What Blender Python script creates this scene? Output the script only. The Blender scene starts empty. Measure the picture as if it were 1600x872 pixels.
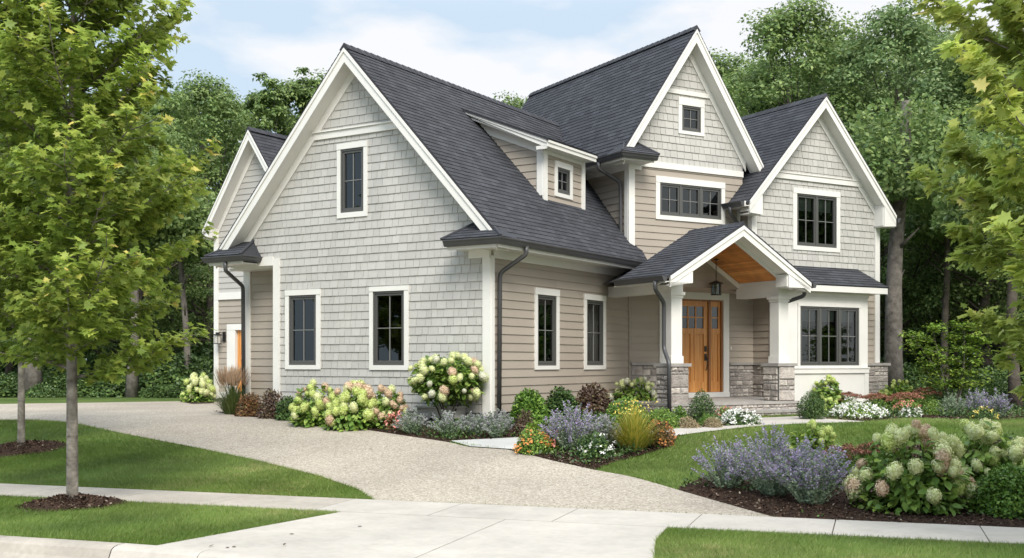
import bpy, math, random
import numpy as np
from math import radians, sin, cos, pi, sqrt
from mathutils import Vector, Matrix
S = bpy.context.scene
COL = S.collection
# ------------------------------------------------------------------ camera, sky, sun, exposure
EYE = 1.7
FPX, CX, HY = 1720.0, 800.0, 565.0          # focal length in photo pixels, centre, horizon row
cam = bpy.data.cameras.new('camera'); camo = bpy.data.objects.new('camera', cam); COL.objects.link(camo)
camo.location = (0, 0, EYE); camo.rotation_euler = (radians(90), 0, 0)
cam.sensor_width = 36; cam.lens = 36 * FPX / 1600
cam.shift_y = (HY - 436) / 1600
cam.clip_end = 2000
S.camera = camo
S.view_settings.view_transform = 'Standard'; S.view_settings.look = 'None'
S.view_settings.exposure = 1.22; S.view_settings.gamma = 1
SUN = Vector((.16, -.80, .80)).normalized()
w = bpy.data.worlds.new("World"); S.world = w; w.use_nodes = True
nt = w.node_tree; N = nt.nodes; L = nt.links; N.clear()
wo = N.new('ShaderNodeOutputWorld'); bg = N.new('ShaderNodeBackground')
sky = N.new('ShaderNodeTexSky'); sky.sky_type = 'NISHITA'; sky.sun_disc = False
sky.sun_elevation = math.asin(SUN.z); sky.sun_rotation = math.atan2(SUN.x, SUN.y)
sky.air_density = 1.0; sky.dust_density = 2.0; sky.ozone_density = 2.6
tc = N.new('ShaderNodeTexCoord'); mp = N.new('ShaderNodeMapping'); mp.inputs['Scale'].default_value = (1.6, 1.6, 4.2)
mp.inputs['Location'].default_value = (1.35, 2.2, .6)
nz = N.new('ShaderNodeTexNoise'); nz.inputs['Scale'].default_value = 2.8; nz.inputs['Detail'].default_value = 5; nz.inputs['Roughness'].default_value = .5
sx = N.new('ShaderNodeSeparateXYZ'); ma = N.new('ShaderNodeMath'); ma.operation = 'MULTIPLY_ADD'; ma.inputs[1].default_value = .30
cr = N.new('ShaderNodeValToRGB'); cr.color_ramp.elements[0].position = .44; cr.color_ramp.elements[1].position = .56
cr.color_ramp.elements[0].color = (0, 0, 0, 1); cr.color_ramp.elements[1].color = (1, 1, 1, 1)
mx = N.new('ShaderNodeMix'); mx.data_type = 'RGBA'
L.new(tc.outputs['Generated'], mp.inputs[0]); L.new(mp.outputs[0], nz.inputs['Vector'])
L.new(tc.outputs['Generated'], sx.inputs[0]); L.new(sx.outputs['X'], ma.inputs[0]); L.new(nz.outputs['Fac'], ma.inputs[2])
L.new(ma.outputs[0], cr.inputs[0]); 
m2 = N.new('ShaderNodeMix'); m2.data_type = 'RGBA'; m2.inputs['A'].default_value = (3.0, 3.62, 4.25, 1); m2.inputs['B'].default_value = (4.5, 4.5, 4.55, 1); L.new(cr.outputs[0], m2.inputs['Factor'])
L.new(sky.outputs[0], mx.inputs['A']); L.new(m2.outputs['Result'], mx.inputs['B']); mx.inputs['Factor'].default_value = .93
zr = N.new('ShaderNodeMapRange'); zr.inputs[1].default_value = .30; zr.inputs[2].default_value = .85; zr.inputs[3].default_value = 1; zr.inputs[4].default_value = 2.3; L.new(sx.outputs['Z'], zr.inputs[0])
m3 = N.new('ShaderNodeVectorMath'); m3.operation = 'SCALE'; L.new(mx.outputs['Result'], m3.inputs[0]); L.new(zr.outputs[0], m3.inputs['Scale'])   # an overcast sky is brighter overhead
L.new(m3.outputs[0], bg.inputs[0]); bg.inputs[1].default_value = .095; L.new(bg.outputs[0], wo.inputs[0])
sl = bpy.data.lights.new('sun', 'SUN'); sl.energy = 1.6; sl.angle = radians(28); sl.color = (1, .95, .87)
slo = bpy.data.objects.new('sun', sl); COL.objects.link(slo)
slo.rotation_euler = SUN.to_track_quat('Z', 'Y').to_euler(); slo.location = (10, -10, 20)

rng = random.Random(7); NR = np.random.default_rng(7)

# ------------------------------------------------------------------ materials
def mat(name, base=(.5, .5, .5), rough=.6, metal=0, spec=.5, ramp=None, attr=None, noise=None, bump=None, trans=0, extra=None):
    m = bpy.data.materials.new(name); m.use_nodes = True
    t = m.node_tree; n = t.nodes; l = t.links
    p = n['Principled BSDF']; p.inputs['Base Color'].default_value = (*base, 1)
    p.inputs['Roughness'].default_value = rough; p.inputs['Metallic'].default_value = metal
    p.inputs['Specular IOR Level'].default_value = spec
    src = None
    if attr is not None:                      # colour per leaf / shingle from the face attribute rnd
        a = n.new('ShaderNodeAttribute'); a.attribute_name = 'rnd'
        r = n.new('ShaderNodeValToRGB'); els = r.color_ramp.elements
        while len(els) < len(attr): els.new(.5)
        for i, (pos, c) in enumerate(attr): els[i].position = pos; els[i].color = (*c, 1)
        l.new(a.outputs['Fac'], r.inputs[0]); src = r.outputs[0]
    if noise:                                 # (scale, detail, lo, hi) multiplies the colour
        for (sc, de, lo, hi) in noise:
            c = n.new('ShaderNodeTexCoord'); z = n.new('ShaderNodeTexNoise'); z.inputs['Scale'].default_value = sc; z.inputs['Detail'].default_value = de
            l.new(c.outputs['Object'], z.inputs['Vector'])
            mr = n.new('ShaderNodeMapRange'); mr.inputs[1].default_value = .3; mr.inputs[2].default_value = .7
            mr.inputs[3].default_value = lo; mr.inputs[4].default_value = hi; l.new(z.outputs['Fac'], mr.inputs[0])
            mm = n.new('ShaderNodeMix'); mm.data_type = 'RGBA'; mm.blend_type = 'MULTIPLY'; mm.inputs['Factor'].default_value = 1
            if src is None: mm.inputs['A'].default_value = (*base, 1)
            else: l.new(src, mm.inputs['A'])
            l.new(mr.outputs[0], mm.inputs['B']); src = mm.outputs['Result']
    if src is not None: l.new(src, p.inputs['Base Color'])
    if bump:
        c = n.new('ShaderNodeTexCoord'); z = n.new('ShaderNodeTexNoise'); z.inputs['Scale'].default_value = bump[0]; z.inputs['Detail'].default_value = 4
        l.new(c.outputs['Object'], z.inputs['Vector'])
        b = n.new('ShaderNodeBump'); b.inputs['Strength'].default_value = bump[1]; b.inputs['Distance'].default_value = bump[2]
        l.new(z.outputs['Fac'], b.inputs['Height']); l.new(b.outputs[0], p.inputs['Normal'])
    if trans:
        tr = n.new('ShaderNodeBsdfTranslucent'); ms = n.new('ShaderNodeMixShader'); ms.inputs[0].default_value = trans
        if src is not None: l.new(src, tr.inputs[0])
        else: tr.inputs[0].default_value = (*base, 1)
        l.new(p.outputs[0], ms.inputs[1]); l.new(tr.outputs[0], ms.inputs[2]); l.new(ms.outputs[0], n['Material Output'].inputs[0])
    if extra: extra(m, n, l, p)
    return m
MT = {}
def cv(c, k): return tuple(min(1, x * k) for x in c)
g_ = (.46, .448, .418)
MT['shingle'] = mat('painted grey cedar shingles', attr=[(0, cv(g_, .93)), (.5, g_), (1, cv(g_, 1.06))], rough=.7, noise=[(1.2, 4, .94, 1.04), (40, 2, .96, 1.03)], bump=(90, .25, .004))
t_ = (.365, .318, .262)
MT['siding'] = mat('painted tan lap siding', attr=[(0, cv(t_, .96)), (1, cv(t_, 1.04))], rough=.6, noise=[(.9, 4, .95, 1.03)], bump=(60, .12, .003))
l_ = (.43, .415, .385)
MT['siding_pale'] = mat('painted pale lap siding', attr=[(0, cv(l_, .96)), (1, cv(l_, 1.04))], rough=.6, noise=[(.9, 4, .95, 1.03)])
MT['white'] = mat('painted off white trim', (.74, .725, .68), rough=.45, noise=[(2.2, 5, .95, 1.02)])
r_ = (.049, .051, .058)
MT['roof'] = mat('charcoal asphalt shingles', attr=[(0, cv(r_, .80)), (.45, r_), (.8, cv(r_, 1.12)), (1, cv(r_, 1.3))], rough=.92, spec=.2, noise=[(.8, 4, .92, 1.08), (60, 3, .75, 1.25)], bump=(160, .5, .006))
MT['gutter'] = mat('dark bronze gutter metal', (.062, .062, .064), rough=.38, spec=.5, noise=[(3, 3, .9, 1.1)])
MT['sash'] = mat('dark bronze window frame', (.085, .085, .08), rough=.4)
MT['muntin'] = mat('light window bars', (.21, .21, .20), rough=.4)
MT['stucco'] = mat('grey foundation concrete', (.36, .35, .33), rough=.85, noise=[(5, 5, .85, 1.08)], bump=(40, .3, .01))
MT['cap'] = mat('cut limestone cap', (.33, .31, .285), rough=.8, noise=[(6, 5, .82, 1.1)], bump=(50, .3, .01))
MT['stone'] = mat('split faced stone', attr=[(0, (.28, .245, .22)), (.35, (.37, .33, .295)), (.7, (.46, .415, .37)), (1, (.55, .50, .44))], rough=.9, noise=[(9, 6, .72, 1.15)], bump=(28, .8, .03))
MT['mortar'] = mat('grey mortar', (.24, .23, .215), rough=.95, bump=(50, .4, .01))
MT['dark'] = mat('dark interior', (.02, .02, .02), rough=1)
MT['blind'] = mat('pale window blind', (.42, .44, .42), rough=.9)
MT['curtain'] = mat('grey curtain', (.20, .20, .195), rough=.95)
MT['black'] = mat('black metal', (.015, .014, .013), rough=.45)
MT['amberglass'] = mat('lantern glass', (.5, .48, .42), rough=.1)
def woodx(m, n, l, p, dirn=0, c1=(.50, .19, .042), c2=(.76, .36, .10)):
    c = n.new('ShaderNodeTexCoord'); mpp = n.new('ShaderNodeMapping')
    mpp.inputs['Scale'].default_value = [(14, 14, .7), (.5, .5, 14)][dirn]
    z = n.new('ShaderNodeTexNoise'); z.inputs['Scale'].default_value = 1.6; z.inputs['Detail'].default_value = 5
    r = n.new('ShaderNodeValToRGB'); r.color_ramp.elements[0].position = .3; r.color_ramp.elements[1].position = .7
    r.color_ramp.elements[0].color = (*c1, 1); r.color_ramp.elements[1].color = (*c2, 1)
    l.new(c.outputs['Object'], mpp.inputs[0]); l.new(mpp.outputs[0], z.inputs['Vector']); l.new(z.outputs['Fac'], r.inputs[0]); l.new(r.outputs[0], p.inputs['Base Color'])
MT['door'] = mat('varnished fir door', rough=.35, extra=lambda *a: woodx(*a))
MT['doordark'] = mat('varnished fir frame', rough=.4, extra=lambda *a: woodx(*a, c1=(.22, .085, .025), c2=(.34, .145, .045)))
MT['ceiling'] = mat('cedar ceiling boards', rough=.45, attr=[(0, (.44, .15, .03)), (.5, (.60, .235, .05)), (1, (.72, .33, .085))], noise=[(4, 5, .8, 1.2)])
def glassx(m, n, l, p):
    tr = n.new('ShaderNodeBsdfTransparent'); tr.inputs[0].default_value = (.50, .54, .52, 1)
    gl = n.new('ShaderNodeBsdfGlossy'); gl.inputs['Roughness'].default_value = .015; gl.inputs[0].default_value = (.8, .85, .85, 1)
    fr = n.new('ShaderNodeFresnel'); fr.inputs[0].default_value = 1.85
    ms = n.new('ShaderNodeMixShader'); l.new(fr.outputs[0], ms.inputs[0]); l.new(tr.outputs[0], ms.inputs[1]); l.new(gl.outputs[0], ms.inputs[2])
    l.new(ms.outputs[0], n['Material Output'].inputs[0])
MT['glass'] = mat('window glass', extra=glassx)

# ------------------------------------------------------------------ object helpers
def tag(o, label=None, cat=None, group=None, kind=None):
    if label: o['label'] = label
    if cat: o['category'] = cat
    if group: o['group'] = group
    if kind: o['kind'] = kind
    return o
def empty(name, loc, label=None, cat=None, group=None, rz=0):
    o = bpy.data.objects.new(name, None); COL.objects.link(o); o.location = loc; o.rotation_euler.z = rz; o.empty_display_size = .2
    return tag(o, label, cat, group)
def link(name, me, m, parent=None, loc=None):
    o = bpy.data.objects.new(name, me); COL.objects.link(o)
    if m is not None and not me.materials:
        for q in (m if isinstance(m, (list, tuple)) else [m]): me.materials.append(q)
    if parent is not None: o.parent = parent
    if loc is not None: o.location = loc
    return o
def np_mesh(name, V, F, rnd=None, smooth=False, nrm=None):
    """V (n,3), F (m,k) equal sized polygons"""
    me = bpy.data.meshes.new(name); V = np.asarray(V, np.float32); F = np.asarray(F, np.int32)
    m, k = F.shape
    me.vertices.add(len(V)); me.vertices.foreach_set('co', V.ravel())
    me.loops.add(m * k); me.loops.foreach_set('vertex_index', F.ravel())
    me.polygons.add(m); me.polygons.foreach_set('loop_start', np.arange(0, m * k, k, dtype=np.int32))
    me.update(calc_edges=True)
    if smooth: me.polygons.foreach_set('use_smooth', np.ones(m, bool))
    if rnd is not None:
        at = me.attributes.new('rnd', 'FLOAT', 'FACE'); at.data.foreach_set('value', np.asarray(rnd, np.float32))
    return me
class MB:
    """collects polygons in world coordinates; build() links ONE mesh"""
    def __init__(s): s.v = []; s.f = []; s.r = []
    def poly(s, pts, r=.5):
        i = len(s.v); s.v += [tuple(p) for p in pts]; s.f.append(tuple(range(i, i + len(pts)))); s.r.append(r)
    def box8(s, P, r=.5):           # P: bottom 4 ccw, top 4 ccw
        i = len(s.v); s.v += [tuple(p) for p in P]
        for q in ((3, 2, 1, 0), (4, 5, 6, 7), (0, 1, 5, 4), (1, 2, 6, 5), (2, 3, 7, 6), (3, 0, 4, 7)): s.f.append(tuple(i + k for k in q)); s.r.append(r)
    def prism(s, pts, ext, r=.5):   # polygon extruded along a vector
        ext = Vector(ext); n = len(pts); i = len(s.v); A = [Vector(p) for p in pts]
        s.v += [tuple(p) for p in A] + [tuple(p + ext) for p in A]
        nn = Vector((0, 0, 0))
        for k in range(n): nn += A[k].cross(A[(k + 1) % n])
        fl = nn.dot(ext) > 0
        a = tuple(range(i, i + n)); b = tuple(range(i + n, i + 2 * n))
        s.f += [a[::-1] if fl else a, b if fl else b[::-1]]; s.r += [r, r]
        for k in range(n):
            q = (i + k, i + (k + 1) % n, i + n + (k + 1) % n, i + n + k); s.f.append(q if fl else q[::-1]); s.r.append(r)
    def tube(s, pts, rads, seg=8, r=.5, cap=True):
        pts = [Vector(p) for p in pts]; i0 = len(s.v); n = len(pts)
        if not isinstance(rads, (list, tuple)): rads = [rads] * n
        up = Vector((0, 0, 1)); prev = None
        for k, p in enumerate(pts):
            d = (pts[min(k + 1, n - 1)] - pts[max(k - 1, 0)]).normalized()
            if prev is None: prev = d.cross(Vector((.31, .95, .1)) if abs(d.z) > .9 else up).normalized()
            x = (prev - d * prev.dot(d)).normalized(); y = d.cross(x); prev = x
            for q in range(seg):
                t = 2 * pi * q / seg; s.v.append(tuple(p + (x * cos(t) + y * sin(t)) * rads[k]))
        for k in range(n - 1):
            for q in range(seg):
                s.f.append((i0 + k * seg + q, i0 + k * seg + (q + 1) % seg, i0 + (k + 1) * seg + (q + 1) % seg, i0 + (k + 1) * seg + q)); s.r.append(r)
        if cap:
            s.f.append(tuple(i0 + q for q in range(seg))[::-1]); s.f.append(tuple(i0 + (n - 1) * seg + q for q in range(seg))); s.r += [r, r]
    def build(s, name, m, parent=None, smooth=False, base=None):
        me = bpy.data.meshes.new(name)
        if base is None:
            base = Vector((0, 0, 0)); p = parent
            while p is not None: base = base + p.location; p = p.parent
        V = [(x - base.x, y - base.y, z - base.z) for x, y, z in s.v]
        me.from_pydata(V, [], s.f)
        at = me.attributes.new('rnd', 'FLOAT', 'FACE'); at.data.foreach_set('value', s.r)
        if smooth: me.polygons.foreach_set('use_smooth', [True] * len(s.f))
        return link(name, me, m, parent)

# ------------------------------------------------------------------ the ground
SN = (.314, .949)                      # horizontal unit vector pointing from the street to the lot
def gz(x, y):
    s = SN[0] * x + SN[1] * y; t = min(max((s - 12.3) / 6.7, 0), 1)
    return .58 * (t * t * (3 - 2 * t) * .6 + t * .4)
def gzv(P):
    s = SN[0] * P[:, 0] + SN[1] * P[:, 1]; t = np.clip((s - 12.3) / 6.7, 0, 1)
    return .58 * (t * t * (3 - 2 * t) * .6 + t * .4)
def at(px, py):                        # where the photo's pixel meets the ground
    r = (px - CX) / FPX; lo, hi = 4., 90.
    for _ in range(50):
        m = (lo + hi) / 2
        if EYE + (HY - py) * m / FPX > gz(r * m, m): lo = m
        else: hi = m
    return (r * lo, lo)
def drape(name, m, xy, off, step=.45, kind='structure', label=None):
    """a flat sheet cut to an outline and laid over the terrain"""
    import bmesh
    bm = bmesh.new(); vs = [bm.verts.new((x, y, 0)) for x, y in xy]; bm.faces.new(vs)
    xs = [p[0] for p in xy]; ys = [p[1] for p in xy]
    s0 = min(SN[0] * x + SN[1] * y for x, y in xy); s1 = min(max(SN[0] * x + SN[1] * y for x, y in xy), 19.3)
    s0 = max(s0, 12.3)
    k = s0
    while k < s1:
        bmesh.ops.bisect_plane(bm, geom=bm.verts[:] + bm.edges[:] + bm.faces[:], plane_co=(SN[0] * k, SN[1] * k, 0), plane_no=(SN[0], SN[1], 0)); k += step
    for v in bm.verts: v.co.z = gz(v.co.x, v.co.y) + off
    for f in bm.faces:
        if f.normal.z < 0: f.normal_flip()
    bm.normal_update()
    for f in bm.faces:
        if f.normal.z < 0: f.normal_flip()
    bmesh.ops.triangulate(bm, faces=bm.faces[:])
    me = bpy.data.meshes.new(name); bm.to_mesh(me); bm.free()
    return tag(link(name, me, m), kind=kind, label=label)
def smoothline(pts, n=6):
    """Catmull-Rom through open points"""
    P = [pts[0]] + list(pts) + [pts[-1]]; out = []
    for i in range(1, len(P) - 2):
        for k in range(n):
            t = k / n; p0, p1, p2, p3 = (np.array(P[i + j], float) for j in (-1, 0, 1, 2))
            out.append(tuple(.5 * ((2 * p1) + (-p0 + p2) * t + (2 * p0 - 5 * p1 + 4 * p2 - p3) * t * t + (-p0 + 3 * p1 - 3 * p2 + p3) * t ** 3)))
    out.append(tuple(pts[-1])); return out
def inpoly(P, poly):
    x, y = P[:, 0], P[:, 1]; c = np.zeros(len(P), bool); n = len(poly); j = n - 1
    for i in range(n):
        xi, yi = poly[i]; xj, yj = poly[j]
        with np.errstate(divide='ignore', invalid='ignore'):
            c ^= ((yi > y) != (yj > y)) & (x < (xj - xi) * (y - yi) / (yj - yi + 1e-12) + xi)
        j = i
    return c
def px(*pts): return [at(*p) for p in pts]

def grassx(m, n, l, p):
    c = n.new('ShaderNodeTexCoord')
    z = n.new('ShaderNodeTexNoise'); z.inputs['Scale'].default_value = .55; z.inputs['Detail'].default_value = 5
    r = n.new('ShaderNodeValToRGB'); r.color_ramp.elements[0].position = .35; r.color_ramp.elements[1].position = .68
    r.color_ramp.elements[0].color = (.070, .115, .024, 1); r.color_ramp.elements[1].color = (.115, .165, .040, 1)
    l.new(c.outputs['Object'], z.inputs['Vector']); l.new(z.outputs['Fac'], r.inputs[0])
    z2 = n.new('ShaderNodeTexNoise'); z2.inputs['Scale'].default_value = 60; z2.inputs['Detail'].default_value = 3; l.new(c.outputs['Object'], z2.inputs['Vector'])
    mr = n.new('ShaderNodeMapRange'); mr.inputs[1].default_value = .3; mr.inputs[2].default_value = .7; mr.inputs[3].default_value = .6; mr.inputs[4].default_value = 1.3; l.new(z2.outputs['Fac'], mr.inputs[0])
    mm = n.new('ShaderNodeMix'); mm.data_type = 'RGBA'; mm.blend_type = 'MULTIPLY'; mm.inputs['Factor'].default_value = 1
    l.new(r.outputs[0], mm.inputs['A']); l.new(mr.outputs[0], mm.inputs['B']); l.new(mm.outputs['Result'], p.inputs['Base Color'])
    b = n.new('ShaderNodeBump'); b.inputs['Strength'].default_value = .8; b.inputs['Distance'].default_value = .03; l.new(z2.outputs['Fac'], b.inputs['Height']); l.new(b.outputs[0], p.inputs['Normal'])
MT['lawn'] = mat('lawn soil and turf', rough=.9, spec=.2, extra=grassx)
def aggx(m, n, l, p):
    c = n.new('ShaderNodeTexCoord')
    v = n.new('ShaderNodeTexVoronoi'); v.inputs['Scale'].default_value = 50; l.new(c.outputs['Object'], v.inputs['Vector'])
    r = n.new('ShaderNodeValToRGB'); e = r.color_ramp.elements
    e[0].position = 0; e[0].color = (.20, .165, .125, 1); e[1].position = 1; e[1].color = (.52, .465, .395, 1)
    for pos, col in ((.25, (.37, .32, .25, 1)), (.5, (.32, .28, .225, 1)), (.75, (.41, .36, .29, 1))): q = e.new(pos); q.color = col
    sp = n.new('ShaderNodeSeparateColor'); l.new(v.outputs['Color'], sp.inputs[0]); l.new(sp.outputs[0], r.inputs[0])
    z = n.new('ShaderNodeTexNoise'); z.inputs['Scale'].default_value = .5; z.inputs['Detail'].default_value = 6; l.new(c.outputs['Object'], z.inputs['Vector'])
    mr = n.new('ShaderNodeMapRange'); mr.inputs[1].default_value = .3; mr.inputs[2].default_value = .7; mr.inputs[3].default_value = .80; mr.inputs[4].default_value = 1.07; l.new(z.outputs['Fac'], mr.inputs[0])
    mm = n.new('ShaderNodeMix'); mm.data_type = 'RGBA'; mm.blend_type = 'MULTIPLY'; mm.inputs['Factor'].default_value = 1
    l.new(r.outputs[0], mm.inputs['A']); l.new(mr.outputs[0], mm.inputs['B']); l.new(mm.outputs['Result'], p.inputs['Base Color'])
    b = n.new('ShaderNodeBump'); b.inputs['Strength'].default_value = .6; b.inputs['Distance'].default_value = .012; l.new(v.outputs['Distance'], b.inputs['Height']); b.invert = True; l.new(b.outputs[0], p.inputs['Normal'])
MT['aggregate'] = mat('exposed aggregate concrete', rough=.85, extra=aggx)
def crackx(m, n, l, p):
    base = p.inputs['Base Color'].links[0].from_socket
    c = n.new('ShaderNodeTexCoord'); z = n.new('ShaderNodeTexNoise'); z.inputs['Scale'].default_value = 1.3; z.inputs['Detail'].default_value = 6
    mxv = n.new('ShaderNodeMix'); mxv.data_type = 'VECTOR'; mxv.inputs['Factor'].default_value = .25; l.new(c.outputs['Object'], z.inputs['Vector']); l.new(c.outputs['Object'], mxv.inputs['A']); l.new(z.outputs['Color'], mxv.inputs['B'])
    v = n.new('ShaderNodeTexVoronoi'); v.feature = 'DISTANCE_TO_EDGE'; v.inputs['Scale'].default_value = .45; l.new(mxv.outputs['Result'], v.inputs['Vector'])
    r = n.new('ShaderNodeMapRange'); r.inputs[1].default_value = 0; r.inputs[2].default_value = .0022; r.inputs[3].default_value = .93; r.inputs[4].default_value = 1; l.new(v.outputs['Distance'], r.inputs[0])
    z2 = n.new('ShaderNodeTexNoise'); z2.inputs['Scale'].default_value = 2.6; z2.inputs['Detail'].default_value = 8; z2.inputs['Roughness'].default_value = .7; l.new(c.outputs['Object'], z2.inputs['Vector'])
    r2 = n.new('ShaderNodeMapRange'); r2.inputs[1].default_value = .42; r2.inputs[2].default_value = .75; r2.inputs[3].default_value = 1; r2.inputs[4].default_value = .82; l.new(z2.outputs['Fac'], r2.inputs[0])
    mu = n.new('ShaderNodeMath'); mu.operation = 'MULTIPLY'; l.new(r.outputs[0], mu.inputs[0]); l.new(r2.outputs[0], mu.inputs[1])
    mm = n.new('ShaderNodeMix'); mm.data_type = 'RGBA'; mm.blend_type = 'MULTIPLY'; mm.inputs['Factor'].default_value = 1; l.new(base, mm.inputs['A']); l.new(mu.outputs[0], mm.inputs['B']); l.new(mm.outputs['Result'], p.inputs['Base Color'])
MT['concrete'] = mat('broom finished pale concrete', (.455, .42, .37), rough=.85, noise=[(.7, 6, .86, 1.07), (14, 4, .95, 1.04)], bump=(120, .35, .005), extra=crackx)
MT['concrete_tan'] = mat('weathered concrete', (.41, .37, .315), rough=.9, noise=[(.9, 6, .82, 1.1), (18, 4, .9, 1.06)], bump=(90, .4, .006), extra=crackx)
MT['joint'] = mat('dark joint sand', (.10, .085, .07), rough=1)
MT['bluestone'] = mat('blue grey paving stone', (.41, .41, .39), rough=.8, noise=[(1.6, 5, .85, 1.1)])
MT['mulch'] = mat('dark bark mulch', (.045, .028, .02), rough=1, spec=.1, noise=[(26, 5, .5, 1.7), (2, 3, .8, 1.2)], bump=(45, 1, .04))
MT['chips'] = mat('bark chips', attr=[(0, (.022, .013, .010)), (.6, (.065, .040, .028)), (.92, (.12, .08, .055)), (1, (.34, .29, .23))], rough=1, spec=.1)
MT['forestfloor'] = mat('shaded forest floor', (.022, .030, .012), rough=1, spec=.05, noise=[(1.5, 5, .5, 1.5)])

# outlines (photo pixels on the ground)
lawn_left = px((-60, 655), (0, 657), (60, 657), (110, 661), (200, 680), (300, 699), (400, 720), (500, 745), (560, 766), (592, 786), (560, 784.6), (300, 771.5), (0, 757), (-60, 754))
drive_left = px((-60, 655), (0, 657), (60, 657), (110, 661), (200, 680), (300, 699), (400, 720), (500, 745), (560, 766), (592, 786))
drive_right = smoothline(px((1217, 811), (1140, 790), (1060, 767), (990, 747), (930, 735.5), (860, 720), (795, 704), (735, 699.5), (700, 692), (640, 683), (560, 671), (480, 661), (420, 655), (370, 650), (334, 644)))
GR_AX = (sin(radians(31.9)), cos(radians(31.9)))
# base terrain: one sheet to the horizon
def terrain():
    V = []; F = []
    ss = [-60, 8.3, 8.35] + list(np.linspace(12.3, 19.0, 30)) + [24, 40, 120, 700]
    ts = [-700, -100, -30, 0, 30, 100, 700]; tx, ty = SN[1], -SN[0]
    for s_ in ss:
        for t in ts:
            x, y = SN[0] * s_ + tx * t, SN[1] * s_ + ty * t
            V.append((x, y, gz(x, y) - (.16 if s_ < 8.33 else 0)))
    n = len(ts)
    for i in range(len(ss) - 1):
        for j in range(n - 1): F.append((i * n + j, i * n + j + 1, (i + 1) * n + j + 1, (i + 1) * n + j))
    return np_mesh('ground', V, F)
tag(link('ground', terrain(), MT['lawn']), kind='structure')
def sline(s_, t): return (SN[0] * s_ + SN[1] * t, SN[1] * s_ - SN[0] * t)
def st(p): return (SN[0] * p[0] + SN[1] * p[1], SN[1] * p[0] - SN[0] * p[1])
# road
road = [sline(-40, -120), sline(-40, 120), sline(8.32, 120), sline(8.32, -120)]
def flat(name, m, xy, z, kind='structure'):
    b = MB(); b.poly([(x, y, z) for x, y in xy]); return tag(b.build(name, m), kind=kind)
flat('road', MT['concrete_tan'], road, -.13)
# driveway
def xyG(a, b): k = radians(31.9); return (-.40 + sin(k) * a - cos(k) * b, 19.7 + cos(k) * a + sin(k) * b)
drv = drive_left + [sline(12.22, st(drive_left[-1])[1] + .02), sline(12.22, st(drive_right[0])[1])] + drive_right + [xyG(.6, 6.7), xyG(5.1, 6.7), xyG(5.1, 12.6)] + px((285, 627.6), (0, 632), (-200, 634), (-300, 660))
drape('driveway', MT['aggregate'], drv, .012)
# sidewalk slabs
S0, S1 = 11.12, 12.2
kn = [st(at(*p))[1] for p in ((1100, 803), (1305, 818))]
pitch = kn[1] - kn[0]
flat('sidewalk_joint_bed', MT['joint'], [sline(S0, -60), sline(S1, -60), sline(S1, 60), sline(S0, 60)], .004)
walk = MB(); walk2 = MB()
tl = kn[0] - 14 * pitch
tdl = st(at(520, 805))[1]
for i in range(34):
    t0 = tl + i * pitch + .006; t1 = t0 + pitch - .012
    tgt = walk2 if t1 < tdl + .6 else walk
    a, b, c, d = sline(S0, t0), sline(S1, t0), sline(S1, t1), sline(S0, t1)
    tgt.box8([(*a, -.05), (*d, -.05), (*c, -.05), (*b, -.05), (*a, .02), (*d, .02), (*c, .02), (*b, .02)], rng.random())
tag(walk.build('sidewalk', MT['concrete']), kind='structure')
tag(walk2.build('sidewalk_weathered', MT['concrete_tan']), kind='structure')
# driveway apron between street and sidewalk
ap = px((522, 805.5), (236, 857), (290, 874))
apr = px((1040, 828), (1040, 860), (1052, 900))
aL = [ap[0], ap[1], sline(8.36, st(ap[2])[1])]
tR = st(apr[0])[1]
apron = [sline(S0 - .012, st(ap[0])[1]), sline(8.505, st(ap[1])[1]), sline(8.505, st(ap[1])[1] + .01), sline(8.505, tR + .45), sline(9.3, tR + .22), sline(10.3, tR + .04), sline(S0 - .012, tR)]
mid_t = (st(ap[0])[1] + tR) / 2 + .1
flat('apron_joint_bed', MT['joint'], apron, .0055)
def inset_apron():
    b = MB(); A = apron
    left = [A[0], A[1], A[2], sline(8.505, mid_t - .006), sline(S0 - .012, mid_t - .006)]
    right = [sline(S0 - .012, mid_t + .006), sline(8.505, mid_t + .006), A[3], A[4], A[5], A[6]]
    for q in (left, right): b.prism([(x, y, -.03) for x, y in q], (0, 0, .049))
    return tag(b.build('driveway_apron', MT['concrete']), kind='structure')
inset_apron()
# kerb: rounded concrete profile
def kerb(t0, t1, h0, h1, name, m):
    b = MB(); n = 14
    prof = [(8.50, 0), (8.50, 1), (8.40, 1), (8.345, .93), (8.31, .8), (8.27, .3), (8.22, 0), (8.0, -.06), (7.7, -.03), (7.7, -.5)]
    for k in range(n):
        ta, tb = t0 + (t1 - t0) * k / n, t0 + (t1 - t0) * (k + 1) / n
        for i in range(len(prof) - 1):
            def P(t, q, f):
                h = h0 + (h1 - h0) * f; z = -.125 + q[1] * h if q[1] > 0 else -.125 + q[1] * .1
                return (*sline(q[0], t), z)
            b.poly([P(ta, prof[i], k / n), P(tb, prof[i], (k + 1) / n), P(tb, prof[i + 1], (k + 1) / n), P(ta, prof[i + 1], k / n)])
    return tag(b.build(name, m), kind='structure')
tk = st(at(190, 855))[1]
kerb(tk - 30, tk - 1.35, .155, .155, 'kerb', MT['concrete_tan']); kerb(tk - 1.34, tk - .01, .155, .155, 'kerb', MT['concrete_tan'])
kerb(tk, tk + .9, .155, .146, 'kerb', MT['concrete']); kerb(tk + .905, tk + 5.6, .146, .146, 'kerb', MT['concrete']); kerb(tk + 5.61, tk + 6.4, .146, .155, 'kerb', MT['concrete']); kerb(tk + 6.41, tk + 30, .155, .155, 'kerb', MT['concrete_tan'])
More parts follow.
